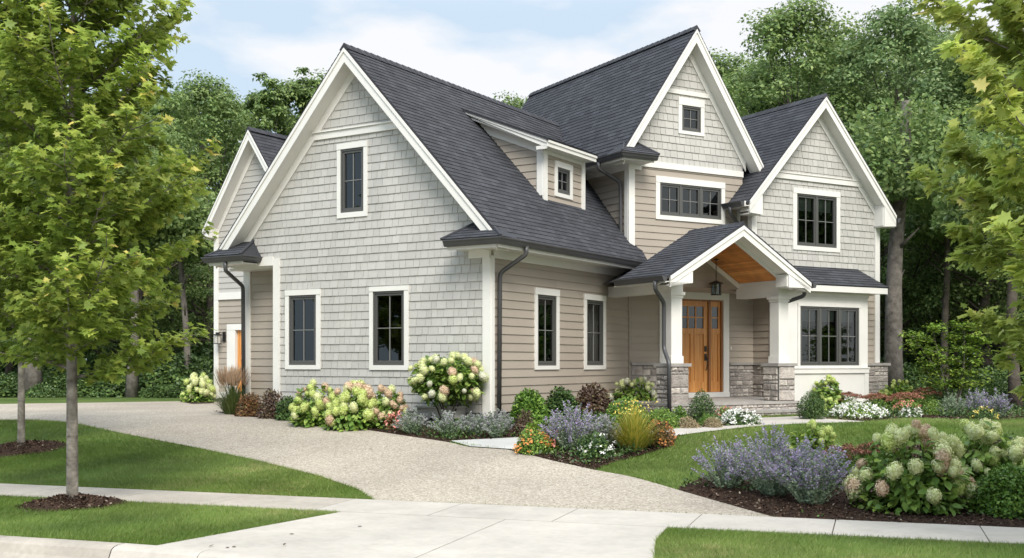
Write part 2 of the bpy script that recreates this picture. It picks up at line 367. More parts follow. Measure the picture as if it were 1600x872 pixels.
# beds
bed_front = smoothline(px((1217, 811), (1140, 790), (1060, 767))) + smoothline(px((1062, 762), (1110, 745), (1180, 728), (1290, 712), (1400, 700), (1520, 690), (1640, 686), (1700, 690))) + [sline(12.21, 9.0)]
drape('mulch_bed', MT['mulch'], bed_front, .016)
path_lo = smoothline(px((1350, 661), (1250, 664), (1150, 671), (1060, 682), (1000, 691), (900, 700), (796, 704)))
path_up = smoothline(px((706, 691.5), (805, 686), (900, 681), (1000, 674), (1060, 670), (1120, 668.5), (1190, 664)))
bed_island = smoothline(px((796, 704), (860, 720), (930, 735.5))) + smoothline(px((934, 734.5), (965, 722), (1010, 710), (1046, 698), (1058, 684))) + path_lo[18:][:]
drape('mulch_bed', MT['mulch'], bed_island, .018)
class Fr:
    def __init__(s, o, az):
        a = radians(az); s.o = o; s.ex = (sin(a), cos(a)); s.ey = (-cos(a), sin(a))
    def __call__(s, a, b, z): return Vector((s.o[0] + s.ex[0] * a + s.ey[0] * b, s.o[1] + s.ex[1] * a + s.ey[1] * b, z))
    def dx(s, k=1): return Vector((s.ex[0] * k, s.ex[1] * k, 0))
    def dy(s, k=1): return Vector((s.ey[0] * k, s.ey[1] * k, 0))
G = Fr((-.40, 19.7), 31.9)               # garage wing
M = Fr((2.612, 24.539), 59.8)            # main house
def xy(v): return (v.x, v.y)
bed_wall = px((706, 691.5)) + smoothline(px((700, 691.8), (640, 683), (560, 671), (480, 661), (420, 655), (370, 650), (334, 644))) + [xy(G(.4, 6.7, 0)), xy(G(.4, 5.2, 0)), xy(G(.1, 5.1, 0)), xy(G(.1, .1, 0)), xy(G(5.8, .1, 0)), xy(M(-.9, .1, 0)), xy(M(-.9, -2.9, 0)), xy(M(-.35, -3.3, 0)), xy(M(-.3, -3.75, 0))] + path_up[::-1]
drape('mulch_bed', MT['mulch'], bed_wall, .014)
bed_right = px((1243, 652), (1300, 656), (1350, 660), (1420, 655), (1500, 657), (1560, 658), (1640, 652), (1700, 640), (1560, 632)) + [xy(M(9.5, .3, 0)), xy(M(2.3, .1, 0)), xy(M(2.36, -2.9, 0))]
drape('mulch_bed', MT['mulch'], bed_right, .014)
pathp = path_up + [xy(M(-.3, -3.75, 0)), xy(M(2.4, -3.6, 0))] + px((1290, 656), (1350, 660)) + path_lo
drape('front_walk', MT['concrete'], pathp, .022)
drape('stone_pavers', MT['bluestone'], px((704, 691), (805, 686), (830, 685), (826, 708), (796, 704), (735, 699.8)), .027)
far_bed = px((282, 628.5), (300, 632), (334, 631), (337, 622), (290, 621))
drape('mulch_bed', MT['mulch'], far_bed, .016)
# mulch rings round the parkway trees
def ring(c, r, h, name='mulch_ring'):
    V = []; F = []; n = 28; z0 = gz(*c)
    for k, (f, hh) in enumerate(((1, .012), (.85, .05), (.6, .09), (.3, .12), (0.08, .11))):
        for q in range(n):
            t = 2 * pi * q / n; rr = r * f * (1 + .05 * sin(3 * t + 1) + .04 * sin(7 * t))
            x, y = c[0] + rr * cos(t), c[1] + rr * sin(t); V.append((x, y, gz(x, y) + hh * h / .12))
    for k in range(4):
        for q in range(n): F.append((k * n + q, k * n + (q + 1) % n, (k + 1) * n + (q + 1) % n, (k + 1) * n + q))
    return tag(link(name, np_mesh(name, V, F, smooth=True), MT['mulch']), kind='structure')
T1 = at(113, 791); T2 = at(33, 703)
ring(T1, .62, .1); ring(T2, .75, .1)

# ------------------------------------------------------------------ wall and roof skins
def clip(poly, pl):
    """clip a polygon by the half plane a*x+b*y<=c"""
    a, b, c = pl; out = []
    for i in range(len(poly)):
        p, q = poly[i], poly[(i + 1) % len(poly)]
        dp, dq = a * p[0] + b * p[1] - c, a * q[0] + b * q[1] - c
        if dp <= 0: out.append(p)
        if (dp < 0 < dq) or (dq < 0 < dp):
            t = dp / (dp - dq); out.append((p[0] + (q[0] - p[0]) * t, p[1] + (q[1] - p[1]) * t))
    return out
def skin(mb, P0, U, Vv, Nn, poly, holes=(), h=.17, wmin=None, wmax=None, t=.016, gap=.005, jit=.003, seed=1, back=True, top=.002, lift=0.0):
    """courses of overlapping pieces on a plane; poly convex (u,v), each piece tilts out at its butt"""
    r = random.Random(seed); P0 = Vector(P0)
    area = sum(poly[i][0] * poly[(i + 1) % len(poly)][1] - poly[(i + 1) % len(poly)][0] * poly[i][1] for i in range(len(poly)))
    if area < 0: poly = poly[::-1]
    planes = []
    for i in range(len(poly)):
        (x0, y0), (x1, y1) = poly[i], poly[(i + 1) % len(poly)]; a, b = y1 - y0, -(x1 - x0); planes.append((a, b, a * x0 + b * y0))
    u0, u1 = min(p[0] for p in poly), max(p[0] for p in poly); v0, v1 = min(p[1] for p in poly), max(p[1] for p in poly)
    def W(u, v, wv): return P0 + U * u + Vv * v + Nn * wv
    flip = U.cross(Vv).dot(Nn) < 0
    def rects(a, b, c, d):                # subtract holes from a rectangle
        R = [(a, b, c, d)]
        for (ha, hb, hc, hd) in holes:    # u0,u1,v0,v1
            o = []
            for (a, b, c, d) in R:
                if hb <= a or ha >= b or hd <= c or hc >= d: o.append((a, b, c, d)); continue
                if a < ha: o.append((a, ha, c, d))
                if b > hb: o.append((hb, b, c, d))
                m0, m1 = max(a, ha), min(b, hb)
                if c < hc: o.append((m0, m1, c, hc))
                if d > hd: o.append((m0, m1, hd, d))
            R = o
        return R
    v = v0
    while v < v1 - 1e-6:
        ve = min(v + h, v1); u = u0 - (r.random() * (wmax or 1))
        while u < u1:
            wd = r.uniform(wmin, wmax) if wmin else r.uniform(3.0, 4.2)
            off = r.uniform(0, jit); drop = r.uniform(0, jit * .7) if wmin else 0; rn = r.random()
            for (a, b, c, d) in rects(max(u, u0), min(u + wd - gap, u1), v, ve):
                if b - a < .004: continue
                q = [(a, c), (b, c), (b, d), (a, d)]
                for pl in planes:
                    q = clip(q, pl)
                    if len(q) < 3: break
                if len(q) < 3: continue
                def wv(y): return lift + top + (t + off) * (1 - (y - v) / h)
                f = [W(x, y - (drop if abs(y - v) < 1e-6 else 0), wv(y)) for x, y in q]
                mb.poly(f[::-1] if flip else f, rn)
                for i in range(len(q)):   # butt and side edges
                    p, s_ = q[i], q[(i + 1) % len(q)]
                    if abs(p[1] - v) < 1e-6 and abs(s_[1] - v) < 1e-6 or abs(p[0] - s_[0]) < 1e-6 and wmin:
                        e = [W(p[0], p[1] - (drop if abs(p[1] - v) < 1e-6 else 0), wv(p[1])), W(s_[0], s_[1] - (drop if abs(s_[1] - v) < 1e-6 else 0), wv(s_[1])), W(s_[0], s_[1], -.001 + lift), W(p[0], p[1], -.001 + lift)]
                        mb.poly(e[::-1] if not flip else e, rn * .6)
            u += wd
        v += h
    if back:
        for (a, b, c, d) in rects(u0, u1, v0, v1):
            q = [(a, c), (b, c), (b, d), (a, d)]
            for pl in planes:
                q = clip(q, pl)
                if len(q) < 3: break
            if len(q) >= 3: mb.poly([W(x, y, lift - .002) for x, y in (q[::-1] if flip else q)], 0)
Z = Vector((0, 0, 1))
HZ = .58
house = empty('house', (-.4, 19.7, HZ), 'large grey shingled and tan sided house with steep dark roofs and a wooden front door', 'house')

def faceA(a): return (G(a, 0, 0), G.dy(), Z, G.dx(-1))          # u=b, v=z ; facing -a
def faceB(b): return (G(0, b, 0), G.dx(), Z, G.dy(-1))
def faceM(b): return (M(0, b, 0), M.dx(), Z, M.dy(-1))
def faceMs(a): return (M(a, 0, 0), M.dy(), Z, M.dx(-1))
def wall(name, face, poly, holes=(), kind='siding', seed=1, h=None, label=None, lift=0):
    mb = MB(); P0, U, V, Nn = face
    if kind == 'shingle': skin(mb, P0, U, V, Nn, poly, holes, h=h or .158, wmin=.11, wmax=.24, t=.013, gap=.009, jit=.006, seed=seed, lift=lift)
    else: skin(mb, P0, U, V, Nn, poly, holes, h=h or .158, t=.017, gap=.002, jit=0, seed=seed, lift=lift)
    return tag(mb.build(name, MT['siding_pale' if kind == 'pale' else kind], house), label=label)
def fbox(mb, fr, a0, a1, b0, b1, z0, z1, r=.5):
    mb.box8([fr(a0, b0, z0), fr(a1, b0, z0), fr(a1, b1, z0), fr(a0, b1, z0), fr(a0, b0, z1), fr(a1, b0, z1), fr(a1, b1, z1), fr(a0, b1, z1)], r)
def part(name, m, fr, *boxes, parent=None, label=None):
    mb = MB()
    for b in boxes: fbox(mb, fr, *b)
    return tag(mb.build(name, MT[m], parent or house), label=label)

# ---- windows: (frame, mode, casing u0,u1,z0,z1, units, cols, rows)
def window(face, c, f, units=1, cols=2, rows=2, blind=0, curtain=None, label=None, casing=True, head=.0, wallw=0.0):
    """c: casing rectangle, f: frame rectangle, both (u0,u1,z0,z1) on the face"""
    P0, U, V, Nn = face
    def bx(mb, u0, u1, z0, z1, w0, w1, r=.5):
        q = [P0 + U * u + Nn * w_ + Z * z for (u, w_, z) in ((u0, w1, z0), (u1, w1, z0), (u1, w0, z0), (u0, w0, z0), (u0, w1, z1), (u1, w1, z1), (u1, w0, z1), (u0, w0, z1))]
        if U.cross(Nn).dot(Z) > 0: q = [q[1], q[0], q[3], q[2], q[5], q[4], q[7], q[6]]
        mb.box8(q, r)
    cu0, cu1, cz0, cz1 = c; u0, u1, z0, z1 = f; w_ = wallw
    mb = MB()
    bx(mb, cu0, u0, cz0, z1, w_ - .05, w_ + .034); bx(mb, u1, cu1, cz0, z1, w_ - .05, w_ + .034)
    bx(mb, u0, u1, cz0, z0, w_ - .05, w_ + .034); bx(mb, cu0 - head, cu1 + head, z1, cz1, w_ - .05, w_ + .042)
    win = tag(mb.build('window', MT['white'], house), label=label)
    fr_ = MB(); mu = MB(); gl = MB()
    bx(fr_, u0, u1, z0, z0 + .045, w_ - .06, w_ + .022); bx(fr_, u0, u1, z1 - .04, z1, w_ - .06, w_ + .022)
    W_ = (u1 - u0); 
    bx(fr_, u0, u0 + .035, z0 + .045, z1 - .04, w_ - .06, w_ + .022); bx(fr_, u1 - .035, u1, z0 + .045, z1 - .04, w_ - .06, w_ + .022)
    mull = .055; uw = (W_ - .07 - mull * (units - 1)) / units
    for k in range(units):
        a = u0 + .035 + k * (uw + mull); b = a + uw
        if k: bx(fr_, a - mull, a, z0 + .045, z1 - .04, w_ - .06, w_ + .018)
        sz0, sz1 = z0 + .048, z1 - .043; sw = .042
        bx(fr_, a + .002, a + sw, sz0, sz1, w_ - .05, w_ + .004); bx(fr_, b - sw, b - .002, sz0, sz1, w_ - .05, w_ + .004)
        bx(fr_, a + sw, b - sw, sz0, sz0 + sw, w_ - .05, w_ + .004); bx(fr_, a + sw, b - sw, sz1 - sw, sz1, w_ - .05, w_ + .004)
        ga, gb, gc, gd = a + sw, b - sw, sz0 + sw, sz1 - sw
        for q in range(1, cols): m_ = ga + (gb - ga) * q / cols; bx(mu, m_ - .0065, m_ + .0065, gc, gd, w_ - .028, w_ - .012)
        for q in range(1, rows): m_ = gc + (gd - gc) * q / rows; bx(mu, ga, gb, m_ - .0065, m_ + .0065, w_ - .0275, w_ - .0125)
        pts = [P0 + U * x + Nn * (w_ - .03) + Z * y for x, y in ((ga, gc), (gb, gc), (gb, gd), (ga, gd))]
        gl.poly(pts if U.cross(Z).dot(Nn) > 0 else pts[::-1])
        if blind:
            bl = MB(); bx(bl, ga, gb, gd - (gd - gc) * blind, gd, w_ - .11, w_ - .10); bl.build('blind', MT['blind'], win)
        if curtain:
            for (x0, x1) in curtain:
                n = 10; bl = MB(); X0, X1 = ga + (gb - ga) * x0, ga + (gb - ga) * x1
                for i in range(n):
                    xa, xb = X0 + (X1 - X0) * i / n, X0 + (X1 - X0) * (i + 1) / n
                    wa, wb = w_ - .14 + .02 * sin(i * 2.1), w_ - .14 + .02 * sin((i + 1) * 2.1)
                    bl.poly([P0 + U * xa + Nn * wa + Z * gc, P0 + U * xb + Nn * wb + Z * gc, P0 + U * xb + Nn * wb + Z * gd, P0 + U * xa + Nn * wa + Z * gd])
                bl.build('curtain', MT['curtain'], win)
    fr_.build('sash', MT['sash'], win); mu.build('muntin', MT['muntin'], win); gl.build('pane', MT['glass'], win)
    # the dark room box behind
    rb = MB(); d = .9
    A = lambda u, z, w2: P0 + U * u + Z * z + Nn * w2
    e = .12
    q = [(u0 - e, z0 - e), (u1 + e, z0 - e), (u1 + e, z1 + e), (u0 - e, z1 + e)]
    q0 = [(u0, z0), (u1, z0), (u1, z1), (u0, z1)]
    rb.poly([A(x, y, w_ - d) for x, y in q])
    for i in range(4):
        j = (i + 1) % 4; rb.poly([A(*q0[i], w_ - .06), A(*q0[j], w_ - .06), A(*q[j], w_ - d), A(*q[i], w_ - d)])
    rb.build('room_recess', MT['dark'], win)
    return win

def polyprism(name, m, pts, ext, parent=None, label=None):
    mb = MB(); mb.prism(pts, ext); return tag(mb.build(name, MT[m], parent or house), label=label)

def downspout(pts, straps=(), label=None, sh=.042):
    mb = MB(); P = []
    pts = [Vector(p) for p in pts]
    for i, p in enumerate(pts):          # round the bends
        if 0 < i < len(pts) - 1:
            a = (pts[i - 1] - p).normalized(); b = (pts[i + 1] - p).normalized(); r = min(.09, (pts[i - 1] - p).length * .4, (pts[i + 1] - p).length * .4)
            for t in (0, .25, .5, .75, 1): P.append(p + a * r * (1 - t) ** 2 + b * r * t ** 2)
        else: P.append(p)
    mb.tube(P, sh, seg=10)
    o = mb.build('downspout', MT['gutter'], house, smooth=True)
    return tag(o, label=label)
def gutter(path, outs, label=None):
    """K profile swept along path (top edge line); outs = outward unit vector per point"""
    prof = [(0, 0), (0, -.115), (.065, -.115), (.085, -.08), (.098, -.045), (.118, -.02), (.118, 0), (.108, 0), (.10, -.02), (.01, -.03)]
    mb = MB(); n = len(path)
    for k in range(n - 1):
        for i in range(len(prof)):
            j = (i + 1) % len(prof)
            f = lambda kk, q: Vector(path[kk]) + outs[kk] * q[0] + Z * q[1]
            mb.poly([f(k, prof[i]), f(k + 1, prof[i]), f(k + 1, prof[j]), f(k, prof[j])])
    for k in (0, n - 1): mb.poly([Vector(path[k]) + outs[k] * q[0] + Z * q[1] for q in prof])
    return tag(mb.build('gutter', MT['gutter'], house), label=label)

# ---- gable roof of two slopes: frame fr, profile axis horizontal p (a or b), ridge along r
def slope(fr, axis, pc, zc, m, pend, r0, r1, outline=None, seed=1, name='roof', thick=.05):
    """one slope. profile coordinate p runs from pend (eave) to pc (ridge), m rise per metre; ridge runs r0..r1"""
    sgn = 1 if pc > pend else -1; k = sqrt(1 + m * m)
    f = (lambda p, r, z: fr(r, p, z)) if axis == 'b' else (lambda p, r, z: fr(p, r, z))
    z0 = zc - m * abs(pc - pend)
    P0 = f(pend, 0, z0); U = f(pend, 1, z0) - P0; V = (f(pc, 0, zc) - P0).normalized(); Nn = U.cross(V)
    if Nn.z < 0: Nn = -Nn
    H = abs(pc - pend) * k
    poly = outline or [(r0, 0), (r1, 0), (r1, H), (r0, H)]
    poly = [(u, v * k) if outline else (u, v) for u, v in poly]
    mb = MB(); skin(mb, P0, U, V, Nn, poly, h=.118, wmin=.15, wmax=.32, t=.008, gap=.004, jit=.004, seed=seed)
    mb.prism([P0 + U * u + V * v - Nn * .004 for u, v in poly], -Nn * thick, .1)
    return mb.build(name, MT['roof'], house)
def rake(fr, axis, face_r, p_pk, z_pk, m, ends, d=.28, dep=.05, fends=None, fh=.22, wall_r=0, drop=.055, label=None):
    """fascia boards + soffit + frieze under a gable's rake. ends=(pL,pR)"""
    f = (lambda p, r, z: fr(r, p, z)) if axis == 'b' else (lambda p, r, z: fr(p, r, z))
    out = (f(0, 1, 0) - f(0, 0, 0)) * (1 if wall_r > face_r else -1)
    zt = lambda p: z_pk - m * abs(p - p_pk) - drop
    mb = MB()
    for pe in ends:
        mb.prism([f(pe, face_r, zt(pe)), f(p_pk, face_r, zt(p_pk)), f(p_pk, face_r, zt(p_pk) - d), f(pe, face_r, zt(pe) - d)], out * .03)
        # crown strip
        mb.prism([f(pe, face_r, zt(pe) + .0), f(p_pk, face_r, zt(p_pk) + .0), f(p_pk, face_r, zt(p_pk) - .075), f(pe, face_r, zt(pe) - .075)], out * -.022)
    tag(mb.build('rake_board', MT['white'], house), label=label)
    mb = MB(); gap_ = abs(wall_r - face_r) - .03
    for pe in ends:
        dd = d - .05
        q = [f(pe, face_r, zt(pe) - dd), f(p_pk, face_r, zt(p_pk) - dd), f(p_pk, face_r, zt(p_pk) - dd - .02), f(pe, face_r, zt(pe) - dd - .02)]
        q = [p + out * .03 for p in q]; mb.prism(q, out * gap_)
    mb.build('soffit', MT['white'], house)
    mb = MB()
    for pe in (fends or ends):
        z2 = d - .03; q = [f(pe, wall_r, zt(pe) - z2), f(p_pk, wall_r, zt(p_pk) - z2), f(p_pk, wall_r, zt(p_pk) - z2 - fh), f(pe, wall_r, zt(pe) - z2 - fh)]
        mb.prism(q, out * -.036)
    mb.build('frieze_board', MT['white'], house)

# ================================================= GARAGE WING
BC, ZP, MG = 3.09, 7.75, 1.093
bL, bR = 6.56, -.38
gzr = lambda b: ZP - MG * abs(b - BC)
wsl = .40   # the wall top lies this far under the roof surface
holesA = [(4.09, 4.82, 1.63, 3.03), (1.90, 2.65, 1.63, 3.04), (2.88, 3.46, 4.60, 5.84)]
polyA = [(0, .62), (5.2, .62), (5.2, 3.83), (6.34, 3.83), (BC, ZP - .3), (0, gzr(0) - .3)]
# the gable face is two convex pieces: the full height part and the overhang over the side recess
wall('shingle_wall', faceA(0), [(0, .78), (5.2, .78), (5.2, gzr(5.2) - .35), (BC, ZP - .35), (0, gzr(0) - .35)], holesA, 'shingle', 3)
wall('shingle_wall', faceA(0), [(5.2, 3.78), (6.15, 3.78), (6.15, gzr(6.15) - .32), (5.2, gzr(5.2) - .35)], (), 'shingle', 4)
part('foundation', 'stucco', G, (.03, 5.72, .03, .2, .3, .79), (.03, .2, .2, 5.1, .3, .78))
rake(G, 'b', -.35, BC, ZP, MG, (bL, bR), d=.27, wall_r=0, fends=(6.15, .06))
part('trim_band', 'white', G, (-.045, 0, 2.05, 4.13, 6.09, 6.22), label='slim horizontal band across the garage gable')
part('band_cap', 'white', G, (-.075, 0, 2.02, 4.16, 6.222, 6.25))
k = MG
gr = [(-.35, -.0), (5.72, 0), (8.9, 3.59), (-.35, 3.59)]
slope(G, 'b', BC, ZP, MG, -.5, 0, 0, outline=[(u, v) for u, v in gr], seed=11)
slope(G, 'b', BC, ZP, MG, 6.68, 0, 0, outline=[(-.35, 0), (8.9, 0), (8.9, 3.59), (-.35, 3.59)], seed=12)
def ridge(p0, p1, name='ridge_cap'):
    p0, p1 = Vector(p0), Vector(p1); d = (p1 - p0); n = max(2, int(d.length / .2)); mb = MB(); u = d.normalized(); s_ = u.cross(Z).normalized()
    for i in range(n):
        a = p0 + d * i / n; b = p0 + d * (i + 1.15) / n; h0 = .045; h1 = .03; r = rng.random()
        for sg in (1, -1):
            mb.poly([a + Z * h0, b + Z * h1, b + Z * (h1 - .13) + s_ * sg * .115, a + Z * (h0 - .13) + s_ * sg * .115][::sg], r)
        mb.poly([a + Z * h0, a + Z * (h0 - .13) + s_ * .115, a + Z * (h0 - .15) , a + Z * (h0 - .13) - s_ * .115], r)
    mb.build(name, MT['roof'], house)
ridge(G(-.36, BC, ZP), G(7.9, BC, ZP))
# corner boards and eaves
part('corner_board', 'white', G, (-.04, .0, -.03, .13, .72, 3.6), (0.0, .10, -.045, 0, .72, 3.6))
part('corner_board', 'white', G, (-.045, .03, 5.07, 5.24, .72, 3.8), label='white board where the shingles end beside the recess')
# frieze along wall B and closed eave soffit
part('frieze_board', 'white', G, (.10, 5.62, -.04, 0, 3.56, 3.72))
part('soffit', 'white', G, (-.45, 5.6, -.46, .0, 3.70, 3.722))
part('fascia', 'white', G, (-.47, 5.58, -.50, -.46, 3.68, 3.84))
part('fascia', 'white', G, (-.5, -.46, -.46, .58, 3.68, 3.84), (-.46, 0, -.02, .56, 3.70, 3.722), (-.06, 0, -.03, .42, 3.56, 3.70), label='white boxed eave return at the corner')
gutter([G(5.56, -.5, 3.85), G(-.5, -.5, 3.85), G(-.5, .6, 3.85)], [G.dy(-1), G.dy(-1) - G.dx(1), G.dx(-1)])
def pent(fr, a0, a1, bo, bi, z0, z1, hipL, hipR, name='return_roof', seed=5, axis='b'):
    """little lean-to return: eave from p=a0..a1 at r=bo, meets the wall at r=bi; hips pull the top ends in"""
    f = (lambda p, r, z: fr(r, p, z)) if axis == 'b' else (lambda p, r, z: fr(p, r, z))
    e0, e1 = f(a0, bo, z0), f(a1, bo, z0); t0, t1 = f(a0 + hipL, bi, z1), f(a1 - hipR, bi, z1)
    U = (e1 - e0).normalized(); m = f(a0, bi, z1) - e0; V = (m - U * m.dot(U)).normalized(); Nn = U.cross(V)
    if Nn.z < 0: Nn = -Nn
    mb = MB(); q = [(0, 0), ((e1 - e0).length, 0), ((t1 - e0).dot(U), (t1 - e0).dot(V)), ((t0 - e0).dot(U), (t0 - e0).dot(V))]
    skin(mb, e0, U, V, Nn, q, h=.115, wmin=.14, wmax=.3, t=.008, gap=.003, jit=.003, seed=seed)
    for (e, t_, c) in ((e0, t0, f(a0, bi, z0)), (e1, t1, f(a1, bi, z0))):
        mb.poly([e, t_, c], .3)
        d = (t_ - e); mb.tube([e + Nn * .01, t_ + Nn * .01], .028, seg=6, r=.6)
    return mb.build(name, MT['roof'], house)
pent(G, -.62, .64, -.6, 0, 3.86, 4.2, .62, .36, seed=21)
# left return over the recess
pent(G, 5.60, 6.62, -.6, .0, 3.86, 4.2, .22, .50, seed=22)
gutter([G(-.02, 5.64, 3.85), G(-.5, 5.64, 3.85), G(-.5, 6.6, 3.85), G(3.5, 6.6, 3.85)], [G.dy(-1), G.dx(-1) - G.dy(1), G.dx(-1) + G.dy(1), G.dy(1)])
part('fascia', 'white', G, (-.5, -.46, 5.65, 6.6, 3.68, 3.84), (-.46, 3.5, 6.4, 6.56, 3.68, 3.84), (-.46, 0, 5.65, 6.42, 3.69, 3.715))
part('beam', 'white', G, (-.05, .05, 5.24, 6.42, 3.66, 3.84), label='white beam over the side recess')
part('soffit', 'white', G, (.05, .5, 5.1, 6.58, 3.62, 3.66))
wall('siding_wall', faceA(.5), [(5.1, .66), (6.42, .66), (6.42, 3.63), (5.1, 3.63)], (), 'siding', 6)
part('corner_board', 'white', G, (.46, .6, 6.40, 6.59, .62, 3.64))
wall('siding_wall', (G(0, 6.56, 0), G.dx(), Z, G.dy(1)), [(.6, .66), (5.0, .66), (5.0, 3.7), (.6, 3.7)], (), 'siding', 7)
part('recess_side', 'white', G, (.0, .5, 5.05, 5.1, .62, 3.64))
downspout([G(-.52, 6.1, 3.74), G(-.52, 6.1, 3.56), G(.36, 6.50, 3.30), G(.40, 6.52, .75)], label='downspout against the post of the side recess')
# windows
ca = lambda u0, u1, z0, z1, f: ((u0, u1, z0, z1), f)
window(faceA(0), (3.98, 4.92, 1.545, 3.14), (4.09, 4.82, 1.63, 3.03), label='left lower window of the garage gable')
window(faceA(0), (1.80, 2.74, 1.54, 3.13), (1.90, 2.65, 1.63, 3.04), label='right lower window of the garage gable')
window(faceA(0), (2.79, 3.55, 4.5, 5.95), (2.88, 3.46, 4.60, 5.84), label='narrow upper window of the garage gable')
hB = [(1.645, 2.375, 1.62, 2.99), (3.645, 4.40, 1.62, 2.985)]
wall('siding_wall', faceB(0), [(0.0, .78), (5.72, .78), (5.72, 3.7), (0, 3.7)], hB, 'siding', 8)
window(faceB(0), (1.545, 2.49, 1.545, 3.115), (1.645, 2.375, 1.62, 2.99), curtain=[(0, .38)], label='narrow window nearest the garage corner with a pale curtain')
window(faceB(0), (3.54, 4.51, 1.535, 3.10), (3.645, 4.40, 1.62, 2.985), curtain=[(.62, 1)], label='narrow window nearest the porch with a curtain')
downspout([G(.35, -.555, 3.76), G(.35, -.555, 3.62), G(.22, -.08, 3.30), G(.20, -.075, .62)], label='downspout at the garage corner')
# inner corner strip
part('corner_board', 'siding', G, (5.62, 5.68, -.045, 0, .78, 3.56))
# dormer
DA0, DA1, DB = 2.944, 4.67, .61
zs = lambda b: ZP - MG * (BC - b)           # main slope surface
shed = lambda b: 6.21 + .40 * (b - .37)
wall('dormer_wall', faceB(DB), [(DA0, 4.98), (DA1, 4.98), (DA1, 6.14), (DA0, 6.14)], [(3.495, 4.035, 5.23, 5.765)], 'siding', 31, h=.15)
bt = (6.14 + (ZP - MG * BC) * 0 - 0)
bx_ = (shed(0) - .1 - (ZP - MG * BC)) / (MG - .40)
wall('dormer_wall', faceA(DA0), [(DB, zs(DB) - .02), (bx_, zs(bx_) - .02), (DB, shed(DB) - .12)], (), 'siding', 32, h=.15)
wall('dormer_wall', (G(DA1, 0, 0), G.dy(), Z, G.dx(1)), [(DB, zs(DB) - .02), (bx_, zs(bx_) - .02), (DB, shed(DB) - .12)], (), 'siding', 33, h=.15)
part('corner_board', 'white', G, (DA0 - .03, DA0 + .12, DB - .04, DB, 4.98, 6.1), (DA0 - .04, DA0, DB - .0, DB + .13, 5.1, 6.12))
part('corner_board', 'white', G, (DA1 - .11, DA1 + .03, DB - .04, DB, 4.95, 6.1))
part('frieze_board', 'white', G, (DA0 + .12, DA1 - .11, DB - .03, DB, 5.96, 6.1))
mb = MB()
top_b = 2.64
for (a0, a1) in ((2.66, 2.70),):
    mb.prism([G(a0, .36, shed(.36) - .03), G(a0, top_b, shed(top_b) - .03), G(a0, top_b - .0, shed(top_b) - .07), G(a0, .36, shed(.36) - .20)], G.dx(.045))
    mb.prism([G(a0 - .02, .36, shed(.36) - .03), G(a0 - .02, top_b, shed(top_b) - .03), G(a0 - .02, top_b, shed(top_b) - .07), G(a0 - .02, .36, shed(.36) - .10)], G.dx(.02))
mb.prism([G(2.705, DB - .02, shed(DB) - .21), G(2.705, bx_ + .1, shed(bx_) - .11), G(2.705, bx_ + .1, shed(bx_) - .08), G(2.705, DB - .02, shed(DB) - .13)], G.dx(DA0 - 2.705))
mb.prism([G(DA0 - .03, DB, shed(DB) - .36), G(DA0 - .03, 2.2, shed(2.2) - .36), G(DA0 - .03, 2.45, shed(2.45) - .12), G(DA0 - .03, DB, shed(DB) - .12)], G.dx(.03))
mb.build('dormer_rake', MT['white'], house)
mb = MB(); fbox(mb, G, 2.66, 4.75, .33, .37, 6.03, 6.17); fbox(mb, G, 2.65, 4.76, .31, .33, 6.11, 6.175); fbox(mb, G, 2.70, 4.72, .37, DB, 6.035, 6.06); fbox(mb, G, 2.66, 2.70, .37, DB + .0, 5.99, 6.06)
mb.build('dormer_fascia', MT['white'], house)
mb = MB(); kk = sqrt(1 + .16); P0 = G(0, .30, shed(.30)); Vd = (G(0, 1.3, shed(1.3)) - P0).normalized(); Nd = G.dx().cross(Vd); Nd = Nd if Nd.z > 0 else -Nd
skin(mb, P0, G.dx(), Vd, Nd, [(2.62, 0), (4.79, 0), (4.79, (top_b + .02 - .3) * kk), (2.62, (top_b + .02 - .3) * kk)], h=.135, wmin=.16, wmax=.36, t=.009, gap=.004, jit=.005, seed=41)
mb.prism([P0 + G.dx(u) + Vd * v - Nd * .004 for u, v in ((2.62, 0), (4.79, 0), (4.79, (top_b - .3) * kk), (2.62, (top_b - .3) * kk))], -Nd * .03, .1)
mb.build('dormer_roof', MT['roof'], house)
window(faceB(DB), (3.385, 4.145, 5.15, 5.885), (3.495, 4.035, 5.23, 5.765), label='small square window of the dormer')

# ================================================= REAR LEFT WING (seen left of the garage wing)
LB, LZ, LM = 10.69, 7.92, 1.49
lzr = lambda b: LZ - LM * abs(b - LB)
holeL = [(10.55, 11.50, .6, 2.56)]
wall('siding_wall', faceA(5.0), [(6.5, .85), (12.29, .85), (12.29, 3.42), (6.5, 3.42)], holeL, 'siding', 51)
wall('siding_wall', faceA(5.0), [(9.09, 3.55), (12.29, 3.55), (12.29, lzr(12.29) - .3), (LB, LZ - .35), (9.09, lzr(9.09) - .3)], (), 'pale', 52, label='pale upper siding of the rear wing gable')
wall('siding_wall', faceA(5.0), [(6.5, 3.55), (9.09, 3.55), (9.09, 5.2), (6.5, 5.2)], (), 'pale', 53)
part('trim_band', 'white', G, (4.95, 5.0, 6.5, 12.3, 3.40, 3.59)); part('base_board', 'white', G, (4.95, 5.0, 11.84, 12.3, .70, .87)); part('base_board', 'white', G, (4.95, 5.0, 6.5, 10.24, .70, .87))
part('corner_board', 'white', G, (4.955, 5.0, 12.16, 12.32, .68, 5.2), (5.0, 5.1, 12.29, 12.33, .68, 5.2))
part('foundation', 'stucco', G, (5.02, 5.3, 6.5, 12.27, .3, .7))
rake(G, 'b', 4.65, LB, LZ, LM, (12.42, 8.96), d=.26, wall_r=5.0, fends=(12.25, 9.1))
slope(G, 'b', LB, LZ, LM, 12.46, 4.65, 14, seed=54); slope(G, 'b', LB, LZ, LM, 8.9, 4.65, 14, seed=55)
ridge(G(4.64, LB, LZ), G(14, LB, LZ))
